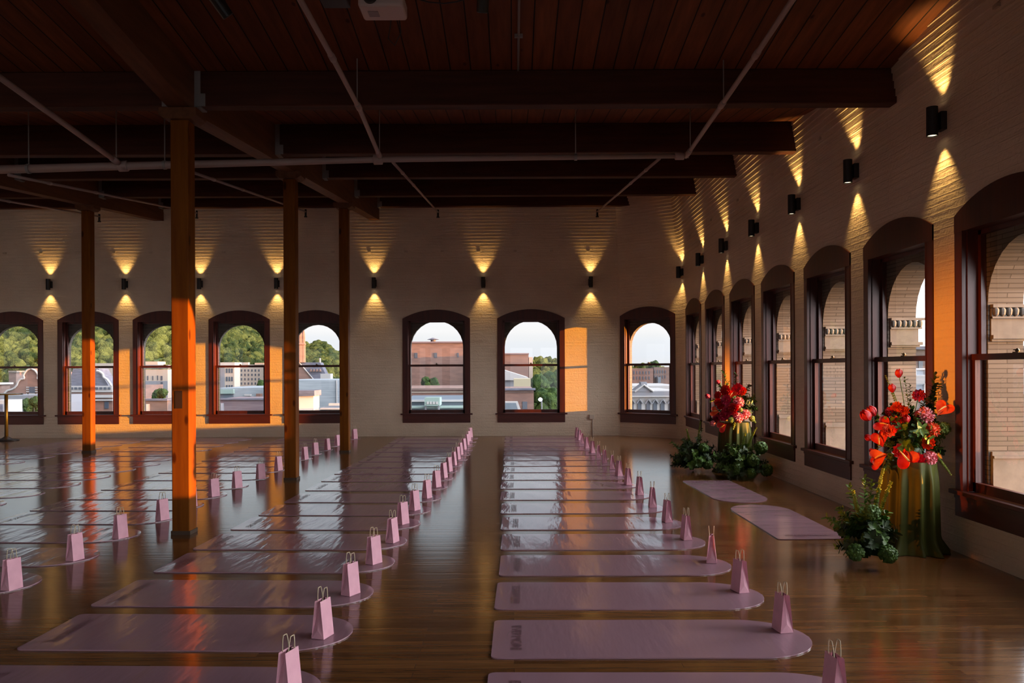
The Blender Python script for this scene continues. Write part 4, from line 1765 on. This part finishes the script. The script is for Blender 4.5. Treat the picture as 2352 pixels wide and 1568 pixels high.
M_EBR = mat('red_brick_far', (0.36, 0.15, 0.10), 0.9, build=vary((0.13, 0.075, 0.062), (0.19, 0.105, 0.082), 0.8, (1, 1, 4)))
M_EBR2 = mat('brown_brick_far', (0.30, 0.2, 0.17), 0.9, build=vary((0.105, 0.072, 0.063), (0.155, 0.105, 0.092), 0.8, (1, 1, 4)))
M_CRM = mat('cream_render', (0.31, 0.26, 0.22), 0.9)
M_GRY = mat('grey_render', (0.155, 0.16, 0.18), 0.9)
M_BLU = mat('pale_blue_siding', (0.46, 0.52, 0.58), 0.9, build=vary((0.17, 0.20, 0.225), (0.235, 0.265, 0.29), 2, (0.3, 1, 6)))
M_SLT = mat('slate_roof', (0.20, 0.21, 0.29), 0.8, build=vary((0.072, 0.075, 0.10), (0.11, 0.113, 0.15), 2, (1, 1, 5)))
M_LIL = mat('mauve_roof', (0.33, 0.25, 0.29), 0.85, build=vary((0.115, 0.08, 0.093), (0.16, 0.12, 0.13), 1.4, (0.4, 1, 7)))
M_WHT = mat('white_trim', (0.30, 0.295, 0.295), 0.8)
M_DRK = mat('dark_glazing', (0.05, 0.06, 0.08), 0.3)
M_YEL = mat('yellow_block', (0.28, 0.25, 0.165), 0.9)
M_MINT = mat('mint_metal', (0.18, 0.25, 0.23), 0.6)
M_TIN = mat('blue_roof', (0.09, 0.115, 0.145), 0.6)
M_TRUNK = mat('bark', (0.08, 0.07, 0.05), 0.9)


def ebox(mb, x0, x1, yt, yb, Y, dep, m=0):
    """box whose front face covers a photo rectangle at depth Y"""
    a, b = P(x0, yt, Y), P(x1, yb, Y)
    mb.box(a.x, b.x, Y, Y + dep, b.z, a.z, m)


def eroot(name, px, Y, label, cat='building', group='town buildings beyond the windows'):
    p = P(px, 900, Y)
    r = empty(name, (p.x, Y, GZ))
    tag(r, label, cat, group)
    return r


def epart(mb, name, m, root, smooth=False):
    return part(mb, name, m, root, Vector(root.location), smooth)


def block(name, x0, x1, yt, Y, dep, m, label, wins=(), extra=(), par=None, group='town buildings beyond the windows'):
    """a building: walls to the ground, window rectangles, trim rectangles; all given in photo pixels at depth Y"""
    r = eroot(name, (x0 + x1) / 2, Y, label, group=group)
    a, b = P(x0, yt, Y), P(x1, yt, Y)
    epart(MB().box(a.x, b.x, Y, Y + dep, GZ, a.z), 'wall', m, r)
    for w in wins:
        mb = MB()
        ebox(mb, w[0], w[1], w[2], w[3], Y - 0.05, 0.1)
        epart(mb, 'window', w[4] if len(w) > 4 else M_DRK, r)
    for e in extra:
        mb = MB()
        ebox(mb, e[1], e[2], e[3], e[4], Y - e[6], e[6] + e[7])
        epart(mb, e[0], e[5], r)
    return r


def poly_ext(pts, Y, dep):
    q = [P(a, b, Y) for a, b in pts]
    return MB().prism([(p.x, p.z) for p in q], lambda a, b, d: (a, d, b), Y, Y + dep)


# first window: brick house with a curved gable, chimney, low white building
Y = 75
r = eroot('gabled_house', 60, Y, 'brick house with a curved white edged gable beyond first window')
hf = [(8, 905), (16, 897), (27, 894), (34, 890), (39, 884), (42, 876), (47, 871), (56, 869), (54, 862), (57, 856), (62, 850), (70, 846)]
full = hf + [(142 - x, y) for x, y in hf[::-1]]
epart(poly_ext(full + [(134, 1000), (8, 1000)], Y, 6), 'gable_wall', M_EBR, r)
tr = MB()
for i in range(len(full) - 1):
    tr.tube([P(*full[i], Y - 0.1), P(*full[i + 1], Y - 0.1)], 0.09, 6)
epart(tr, 'gable_trim', M_WHT, r)
mb = MB(); ebox(mb, 66, 80, 888, 902, Y - 0.06, 0.1); epart(mb, 'window', M_DRK, r)
mb = MB()
for yy in (888, 893, 898, 903):
    ebox(mb, 60, 66, yy, yy + 2, Y - 0.1, 0.1)
    ebox(mb, 80, 86, yy, yy + 2, Y - 0.1, 0.1)
ebox(mb, 62, 84, 903, 905, Y - 0.1, 0.1)
epart(mb, 'window_trim', M_WHT, r)
block('long_house', -60, -6, 882, 80, 2, M_EBR2, 'long brown brick house with white cornice left of gabled house', extra=[('cornice', -60, -5, 879, 883, M_WHT, .3, 2.2)])
block('chimney', 20, 37, 853, 88, 1.2, M_EBR2, 'square brick chimney behind the gabled house', extra=[('cap', 19, 38, 851, 855, M_STONE, .1, 1.4)])
r = block('garage', -30, 11, 919, 42, 1.5, M_WHT, 'small white building under the gabled house', extra=[('dark_door', -8, 6, 928, 946, M_SLT, .05, .1)])
block('grey_shed', -60, 140, 908, 55, 3, M_GRY, 'long grey flat roofed shed below the gabled house')
# second window
Y = 62
r = eroot('town_hall', 208, Y, 'wide brick hall with blue slate roof beyond second window')
epart(MB().box(P(158, 900, Y).x, P(258, 900, Y).x, Y, Y + 9, GZ, P(200, 888, Y).z), 'wall', M_EBR, r)
epart(poly_ext([(156, 887), (168, 846), (226, 846), (250, 887)], Y + 0.1, 1.5), 'roof', M_SLT, r)
mb = MB(); ebox(mb, 157, 258, 886, 900, Y - 0.15, 0.2); epart(mb, 'eave_band', M_WHT, r)
for k in range(10):
    mb = MB(); x = 161 + k * 9.6; ebox(mb, x, x + 5.5, 889, 894, Y - 0.25, 0.1); epart(mb, 'window', M_DRK, r)
mb = MB(); ebox(mb, 157, 258, 907, 913, Y - 0.25, 0.2); ebox(mb, 157, 258, 917, 920, Y - 0.2, 0.2); epart(mb, 'cornice', M_WHT, r)
for x in (175, 197, 240):
    mb = MB(); ebox(mb, x, x + 9, 922, 938, Y - 0.08, 0.1); epart(mb, 'window', M_DRK, r)
tr = MB()
sc_ = [(222, 851), (229, 853), (236, 858), (238, 866), (246, 871), (252, 879), (256, 886)]
for i in range(len(sc_) - 1):
    tr.tube([P(*sc_[i], Y - 0.1), P(*sc_[i + 1], Y - 0.1)], 0.1, 6)
epart(tr, 'scroll_trim', M_WHT, r)
block('white_flats', 215, 262, 834, 110, 8, M_CRM, 'white block of flats behind the slate roofed hall', wins=[(242, 250, 866, 873)])
block('grey_tower_block', 138, 146, 845, 52, 0.9, M_GRY, 'narrow grey stair tower at left of second window')
# third window
block('cream_offices', 329, 385, 848, 85, 8, M_CRM, 'cream office block beyond third window', wins=[(338, 340.5, 863, 873), (350, 352, 863, 873), (361, 363, 862, 873), (369, 373, 863, 873), (338, 341, 883, 893), (350, 353, 884, 893), (362, 365, 882, 893), (369, 374, 877, 893)],
      extra=[('painted_shade', 328.5, 385, 875, 912, M_GRY, .03, .05), ('penthouse', 330, 362, 830, 838, M_CRM, -2, 4), ('roof_band', 329, 386, 838, 846, M_SLT, .1, .5)])  # grey slab carries the shade of the lower front in its colour
block('brick_shed', 327, 384, 919, 40, 4, M_EBR2, 'low brown brick shed at foot of third window', extra=[('coping', 327, 384, 916, 920, M_SLT, .1, .4), ('vent_box', 326, 336, 928, 945, M_GRY, .4, .4)])
# fourth window
Y = 85
r = block('modern_flats', 497, 538, 840, Y, 1.8, M_CRM, 'cream modern flats with window rows beyond fourth window',
          wins=[(519 + 6 * k, 522.5 + 6 * k, a, b) for k in range(3) for a, b in ((846, 856), (865, 875), (884, 890))],
          extra=[('grey_strip', 496, 516, 840, 895, M_GRY, .04, .05), ('roof_slab', 497, 539, 832, 840, M_WHT, .2, 2.0)])  # thin grey strip over the left of the cream front
block('apartment_block', 549, 608, 837, 97, 10, M_CRM, 'long pale apartment block right of modern flats', wins=[(553 + 8 * k, 556 + 8 * k, a, a + 5) for k in range(6) for a in (848, 858, 868, 878)],
      extra=[('parapet', 553, 570, 832, 838, M_WHT, .1, .5), ('parapet', 585, 606, 833, 838, M_CRM, .1, .5)])
block('metal_warehouse', 495, 610, 891, 58, 8, M_BLU, 'blue grey metal warehouse at the foot of fourth window', extra=[('skylight', 500, 536, 894, 904, M_MINT, .3, .3), ('dark_bay', 500, 536, 904, 915, M_TIN, .05, .1), ('roof_vent', 561, 575, 905, 909, M_WHT, .3, .3), ('red_stack', 588, 598, 904, 915, M_EBR, .5, .5)])
block('tiled_shed', 490, 612, 917, 40, 4, M_LIL, 'mauve clad shed right below fourth window', extra=[('coping', 490, 612, 915, 918, M_SLT, .1, .4), ('vent_box', 498, 508, 926, 945, M_GRY, .4, .4)])
# fifth window: church
Y = 95
r = eroot('church', 720, Y, 'brick church with pinnacled tower and slate roof beyond fifth window')
epart(MB().box(P(640, 800, Y).x, P(690, 800, Y).x, Y - 1, Y + 0.6, GZ, P(690, 805, Y).z), 'tower', M_EBR, r)
mb = MB(); t0 = P(691, 757, Y)
bs = P(691, 832, Y)
for (px, r0) in ((690, 0.42), (697, 0.26), (683, 0.42)):
    b0 = P(px, 832, Y - 1.2)
    mb.lathe([(r0, b0.z), (r0, b0.z + 2.0), (r0 * 1.25, b0.z + 2.1), (r0 * 0.9, b0.z + 2.3), (r0 * 0.8, b0.z + 3.3), (r0 * 0.1, b0.z + 4.3)], (b0.x, b0.y, 0), 8)
epart(mb, 'pinnacle', M_EBR, r)
epart(poly_ext([(640, 885), (640, 832), (688, 832), (722, 874), (722, 885)], Y - 1.3, 1), 'gable_wall', M_EBR, r)
epart(poly_ext([(686, 832), (735, 832), (754, 872), (721, 874)], Y - 1.2, 1.5), 'roof', M_SLT, r)
tr = MB().tube([P(686, 831, Y - 1.4), P(722, 873, Y - 1.4)], 0.07, 6)
epart(tr, 'verge', M_WHT, r)
for k in range(4):
    mb = MB(); x = 711 + k * 7; epart(poly_ext([(x, 853), (x + 2.5, 847), (x + 5, 853)], Y - 1.6, 1), 'dormer', M_EBR2, r)
mb = MB(); ebox(mb, 733, 735, 822, 838, Y + 2, 0.5); epart(mb, 'chimney', M_CRM, r)
block('white_annex', 736, 759, 858, 88, 1.2, M_WHT, 'small white annex beside the church roof')
block('pale_warehouse', 640, 800, 873, 55, 8, M_BLU, 'pale blue grey warehouse in front of the church', extra=[('corner_post', 772, 774, 873, 940, M_WHT, .1, .1)])
block('white_ledge', 735, 800, 936, 34, 3, M_TIN, 'white edged flat roof at foot of fifth window', extra=[('edge', 735, 800, 937, 940, M_WHT, .2, .2), ('edge', 755, 800, 926, 931, M_WHT, -1, 1.2)])
r = block('brick_chimney', 640, 720, 907, 34, 1.0, mat('banded_brick', (0.45, 0.28, 0.2), 0.9, build=bare_brick((0.5, 0.30, 0.2), (0.36, 0.2, 0.14), (0.55, 0.45, 0.38), 0.3, 0.09, 0.018, 'Object', 0)),
          'broad banded brick chimney with dark cap low in fifth window', extra=[('cap', 640, 722, 897, 909, M_SLT, .12, 1.1)])
# sixth window
r = block('brick_warehouse', 905, 1110, 786, 95, 20, M_EBR, 'huge red brick warehouse filling the sixth window', wins=[(952, 959, 810, 822), (997, 1004, 810, 821), (1050, 1054, 810, 820)],
          extra=[('coping', 905, 1110, 784.5, 787, M_LIL, .2, .5)])
mb = MB(); c = P(991, 786, 95); mb.lathe([(0.3, c.z), (0.3, c.z + 0.35), (0.75, c.z + 0.4), (0.1, c.z + 0.62)], (c.x, 97, 0), 10); epart(mb, 'roof_vent', M_SLT, r)
r = block('low_brick_block', 900, 1110, 893, 58, 12, M_EBR, 'low red brick building across the sixth window', extra=[('coping', 900, 1110, 892, 896, M_EBR2, .15, .4), ('band', 900, 1110, 899, 901, M_CRM, .06, .1)])
r = block('flat_roof', 900, 1110, 921, 46, 10, M_TIN, 'flat blue grey roof with white parapet at foot of sixth window', extra=[('parapet', 900, 1110, 919, 922, M_WHT, .2, .3), ('parapet', 900, 1110, 934, 937, M_MINT, 1.5, .2)])
r = eroot('air_conditioner', 992, 44, 'mint green rooftop air conditioning unit in the sixth window', 'air conditioner', None)
mb = MB(); ebox(mb, 975, 1010, 913, 931, 44, 1.2); epart(mb, 'cabinet', M_MINT, r)
mb = MB()
for k in range(4):
    ebox(mb, 980 + k * 7, 985 + k * 7, 922, 928, 43.95, 0.08)
epart(mb, 'grille', M_WHT, r)
mb = MB(); ebox(mb, 976, 979, 931, 960, 44.2, 0.2); ebox(mb, 1006, 1009, 931, 960, 44.2, 0.2); epart(mb, 'leg', M_GRY, r)
# seventh window
block('brick_tower_block', 1130, 1214, 812, 90, 15, M_EBR, 'tall brick building at left of seventh window', extra=[('coping', 1130, 1215, 811, 813.5, M_LIL, .2, .5), ('cream_flank', 1215, 1224, 820, 880, M_CRM, -2, 8)])
r = eroot('white_roof_hall', 1180, 70, 'hall with sloping white roof in the seventh window')
epart(poly_ext([(1130, 838), (1159, 850), (1214, 867), (1214, 873), (1130, 873)], 70, 10), 'roof', M_WHT, r)
epart(MB().box(P(1130, 873, 70).x, P(1212, 873, 70).x, 70.3, 80, GZ, P(1150, 872, 70).z), 'wall', M_GRY, r)
block('yellow_penthouse', 1180, 1219, 870, 62, 5, M_YEL, 'yellowish rooftop block in the seventh window')
r = block('corner_brick_block', 1130, 1226, 895, 50, 9, M_EBR, 'red brick building with cornice low in seventh window', wins=[(1200, 1211, 922, 939)], extra=[('cornice', 1130, 1230, 892, 896, M_SLT, .2, .5), ('band', 1130, 1226, 899, 901, M_EBR2, .08, .1)])
r = eroot('skylight', 1175, 36, 'white framed skylight at foot of seventh window', 'skylight', None)
epart(poly_ext([(1140, 922), (1189, 922), (1197, 945), (1140, 945)], 36, 0.4), 'frame', M_WHT, r)
epart(poly_ext([(1140, 925), (1185, 925), (1191, 945), (1140, 945)], 35.95, 0.1), 'glazing', M_TIN, r)
block('white_depot', 1238, 1260, 868, 190, 8, M_WHT, 'small white depot among trees in the seventh window')
r = eroot('street_lamp', 1244, 60, 'lit street lamp among trees in the seventh window', 'street lamp', None)
c = P(1241, 917, 60)
epart(MB().tube([(c.x + 0.1, 60, GZ), (c.x + 0.1, 60, c.z + 0.1)], 0.05, 8), 'pole', M_GRY, r)
epart(MB().lathe([(0.02, -0.16), (0.14, -0.08), (0.17, 0.02), (0.05, 0.14)], (c.x, 60, c.z), 12), 'lamp_globe', emit_mat('lamp_globe_light', (0.75, 0.8, 1.0), 3.0), r)
# corner window: white arcade and brick rows
Y = 70
r = eroot('white_arcade_building', 1488, Y, 'white building with arched windows and pediment beyond corner window')
epart(MB().box(P(1425, 900, Y).x, P(1560, 900, Y).x, Y, Y + 10, GZ, P(1488, 897, Y).z), 'wall', M_WHT, r)
for k, x in enumerate((1432, 1451, 1469, 1489, 1505, 1522, 1541)):
    pts = [(x - 4.5, 945), (x - 4.5, 925), (x, 919), (x + 4.5, 925), (x + 4.5, 945)]
    f = epart(poly_ext(pts, Y - 0.1, 0.15), 'window', M_DRK, r)
    tr = MB()
    hd = [(x - 7, 927), (x - 5, 923), (x, 917), (x + 5, 923), (x + 7, 927)]
    for i in range(4):
        tr.tube([P(*hd[i], Y - 0.2), P(*hd[i + 1], Y - 0.2)], 0.06, 6)
    epart(tr, 'window_hood', M_GRY, r)
mb = MB(); ebox(mb, 1425, 1560, 899, 910, Y - 0.3, 0.4); epart(mb, 'cornice', M_GRY, r)
mb = MB(); ebox(mb, 1425, 1560, 909, 911, Y - 0.4, 0.4); epart(mb, 'cornice', M_WHT, r)
epart(poly_ext([(1459, 899), (1479, 884), (1500, 899)], Y - 0.35, 3), 'pediment', M_GRY, r)
tr = MB().tube([P(1458, 899, Y - .45), P(1479, 883.5, Y - .45), P(1501, 899, Y - .45)], 0.09, 6)
epart(tr, 'pediment_edge', M_WHT, r)
mb = MB(); ebox(mb, 1472, 1486, 877, 887, Y + 3, 1); epart(mb, 'roof_turret', M_GRY, r)
block('white_roof_row', 1420, 1570, 886, 85, 14, M_WHT, 'white roofed row behind the arcade building')
block('red_brick_row', 1420, 1500, 846, 120, 15, M_EBR, 'red brick row at left beyond corner window', wins=[(1455 + 7 * k, 1457.5 + 7 * k, a, a + 7) for k in range(6) for a in (852, 864)])
block('darker_brick_row', 1502, 1580, 843, 130, 3, M_EBR2, 'darker brick row at right beyond corner window', wins=[(1503 + 6 * k, 1505.5 + 6 * k, a, a + 7) for k in range(5) for a in (850, 862)], extra=[('tank', 1511, 1518, 866, 879, M_TIN, 2, 2)])
# seen past the arches of the right wall
r = block('glass_roofed_hall', 2095, 2520, 862, 34, 8, M_BLU, 'pale hall with slanted glass roof seen past right arches')
epart(MB().quad(P(2095, 905, 32), P(2520, 905, 32), P(2520, 850, 38), P(2095, 850, 38)), 'glass_roof', M_TIN, r)
tr = MB()
for k in range(18):
    x = 2100 + k * 24
    tr.tube([P(x, 905, 31.9), P(x + 2, 850, 37.9)], 0.06, 6)
tr.tube([P(2095, 850, 37.9), P(2520, 850, 37.9)], 0.1, 6)
epart(tr, 'roof_rib', M_WHT, r)
block('brick_terrace', 2080, 2600, 797, 75, 10, M_EBR2, 'brown brick terrace on skyline past right arches', wins=[(2110 + 25 * k, 2120 + 25 * k, 825, 845) for k in range(14)], extra=[('cornice', 2080, 2600, 795, 800, M_SLT, .3, .5)])
block('brick_terrace', 1700, 2090, 835, 90, 10, M_EBR, 'red brick terrace beyond the right wall windows', wins=[(1720 + 25 * k, 1728 + 25 * k, 850, 866) for k in range(14)])
# ground, wooded hill, and an added ridge that shades the town
mb = MB().quad((-400, -80, GZ), (500, -80, GZ), (500, 700, GZ), (-400, 700, GZ))
tag(mb.build('ground', mat('town_ground', (0.12, 0.13, 0.10), 0.95, build=vary((0.04, 0.045, 0.03), (0.08, 0.08, 0.065), 0.1))), kind='structure')

RIDGE = [(-500, 590), (-100, 610), (0, 640), (300, 660), (500, 700), (600, 740), (690, 778), (740, 786), (780, 803), (860, 818), (1000, 826), (1150, 822), (1215, 820), (1285, 818), (1350, 826), (1480, 836), (1700, 838), (2500, 838)]


def ridge_py(px):
    for (a, b), (c, d) in zip(RIDGE, RIDGE[1:]):
        if a <= px <= c:
            return b + (d - b) * (px - a) / (c - a)
    return RIDGE[-1][1]


wr = MB()  # unseen ridge, added to keep the low sun off the town
wp = []
for k in range(40):
    y = -20 + 480 * k / 39
    up = min(1.0, max(0.0, (y - 110) / 50.0))
    top = 14.5 + 34 * up + (0.6 + 4 * up) * math.sin(k * 0.9)
    wp += [(270, y, GZ), (330, y, top), (430, y, GZ)]
wr.add(wp, [[3 * k + j, 3 * k + j + 1, 3 * k + j + 4, 3 * k + j + 3] for k in range(39) for j in range(2)])
wr.add(wp[:3], [[0, 1, 2]])
tag(wr.build('sun_block_ridge', mat('hill_green', (0.07, 0.10, 0.03), 0.95)), kind='structure')
mbh = MB()
NXH, NYH = 60, 10
hv = []


def hill_pt(px, f):
    Yh = 260 + 160 * f
    top = P(px, ridge_py(px) + 19, 420).z
    z = GZ + (top - GZ) * (f ** 0.8)
    return Vector(((px - X0) * Yh / FPX, Yh, z))


for i in range(NXH + 1):
    px = -500 + 3000 * i / NXH
    for j in range(NYH + 1):
        hv.append(hill_pt(px, j / NYH))
mbh.add(hv, [[i * (NYH + 1) + j, (i + 1) * (NYH + 1) + j, (i + 1) * (NYH + 1) + j + 1, i * (NYH + 1) + j + 1] for i in range(NXH) for j in range(NYH)])
tag(mbh.build('hill', mat('hill_green', (0.07, 0.10, 0.03), 0.95)), kind='structure')


def blob_templates(n, sub, amp, freq):
    out = []
    for k in range(n):
        bm = bmesh.new()
        bmesh.ops.create_icosphere(bm, subdivisions=sub, radius=1.0)
        vs_ = []
        for v in bm.verts:
            d = noise.noise(v.co * freq + Vector((k * 7.3, 0, 0))) + 0.5 * noise.noise(v.co * freq * 2.3 + Vector((0, k * 3.1, 0)))
            vs_.append(v.co * (1 + amp * d))
        out.append((vs_, [[v.index for v in f.verts] for f in bm.faces]))
        bm.free()
    return out


def leafy(c0, c1, sc):
    def f(t, b):
        L = t.links.new
        n = noise_n(t, tex_vec(t, 'Object'), sc, 2)
        n2 = noise_n(t, tex_vec(t, 'Object'), sc * 0.12, 2)
        ad = N(t, 'ShaderNodeMath', operation='MULTIPLY_ADD')
        ad.inputs[1].default_value = 0.5
        L(n, ad.inputs[0])
        ml = N(t, 'ShaderNodeMath', operation='MULTIPLY')
        ml.inputs[1].default_value = 0.5
        L(n2, ml.inputs[0])
        L(ml.outputs[0], ad.inputs[2])
        r = ramp(t, [(0.40, c0), (0.62, c1)])
        L(ad.outputs[0], r.inputs[0])
        L(r.outputs[0], b.inputs['Base Color'])
        bp = N(t, 'ShaderNodeBump')
        bp.inputs['Strength'].default_value = 1.0
        bp.inputs['Distance'].default_value = 0.6 / sc
        L(noise_n(t, tex_vec(t, 'Object'), sc * 5, 3), bp.inputs['Height'])
        L(bp.outputs[0], b.inputs['Normal'])
    return f


TB = blob_templates(5, 3, 0.35, 1.7)
M_FOR = mat('forest_leaves', (0.1, 0.15, 0.03), 0.95, build=leafy((0.032, 0.046, 0.012), (0.20, 0.185, 0.04), 0.35), spec=0.1)
mbf = MB()
rg = random.Random(4)
for k in range(2700):
    px = rg.uniform(-180, 830) if k < 2100 else rg.uniform(830, 1600)
    f = rg.random() ** 0.8
    p = hill_pt(px, f)
    s = rg.uniform(1.7, 3.3) * (0.85 + 0.3 * f)
    vs_, fs = TB[k % 5]
    a = rg.uniform(0, 6.28)
    ca, sa = math.cos(a), math.sin(a)
    mbf.add([(p.x + s * (v.x * ca - v.y * sa), p.y + s * (v.x * sa + v.y * ca), p.z + s * 0.4 + s * 1.05 * v.z) for v in vs_], fs)
tag(mbf.build('forest', M_FOR, None, True), 'green forest covering the hillside beyond the windows', 'forest', kind='stuff')

M_TREE = mat('tree_leaves', (0.06, 0.12, 0.04), 0.95, build=leafy((0.02, 0.045, 0.018), (0.085, 0.13, 0.035), 1.6), spec=0.1)


def tree(px, py, Y, r, label, group):
    p = P(px, py, Y)
    root = empty('tree', (p.x, Y, GZ))
    tag(root, label, 'tree', group)
    rg2 = random.Random(int(px * 7 + py))
    mb = MB()
    for k in range(16):
        s = r * rg2.uniform(0.35, 0.6)
        q = Vector((rg2.uniform(-1, 1), rg2.uniform(-1, 1), rg2.uniform(-0.8, 0.8)))
        if q.length > 1:
            q.normalize()
        q *= r * 0.75
        vs_, fs = TB[k % 5]
        mb.add([(q.x + s * v.x, q.y + s * v.y, p.z - GZ + q.z + s * v.z) for v in vs_], fs)
    mb.build('crown', M_TREE, root, True)
    MB().tube([(0, 0, 0), (0.1, 0, (p.z - GZ) * 0.5), (0, 0, p.z - GZ)], [r * 0.12, r * 0.09, r * 0.05], 8).build('trunk', M_TRUNK, root, True)


tg = 'trees among the buildings'
tree(1240, 893, 85, 1.5, 'bushy tree just right of brick corner in the seventh window', tg)
tree(1272, 884, 90, 1.6, 'tall tree at the right edge of seventh window', tg)
tree(1266, 928, 64, 1.2, 'dark tree above the street in the seventh window', tg)
tree(1236, 925, 70, 1.0, 'low tree beside the street lamp in seventh window', tg)
tree(1290, 905, 72, 1.3, 'tree partly behind the right frame of seventh window', tg)
tree(988, 883, 74, 0.82, 'bush growing against warehouse wall in sixth window', tg)
tree(369, 905, 60, 0.5, 'small round tree in the third window', tg)
tree(78, 930, 50, 0.55, 'shrub at the right bottom of the first window', tg)
tree(603, 884, 80, 0.62, 'loose tree in front of the apartment block in fourth window', tg)
tree(1502, 842, 180, 1.2, 'small distant tree above brick rows in corner window', tg)
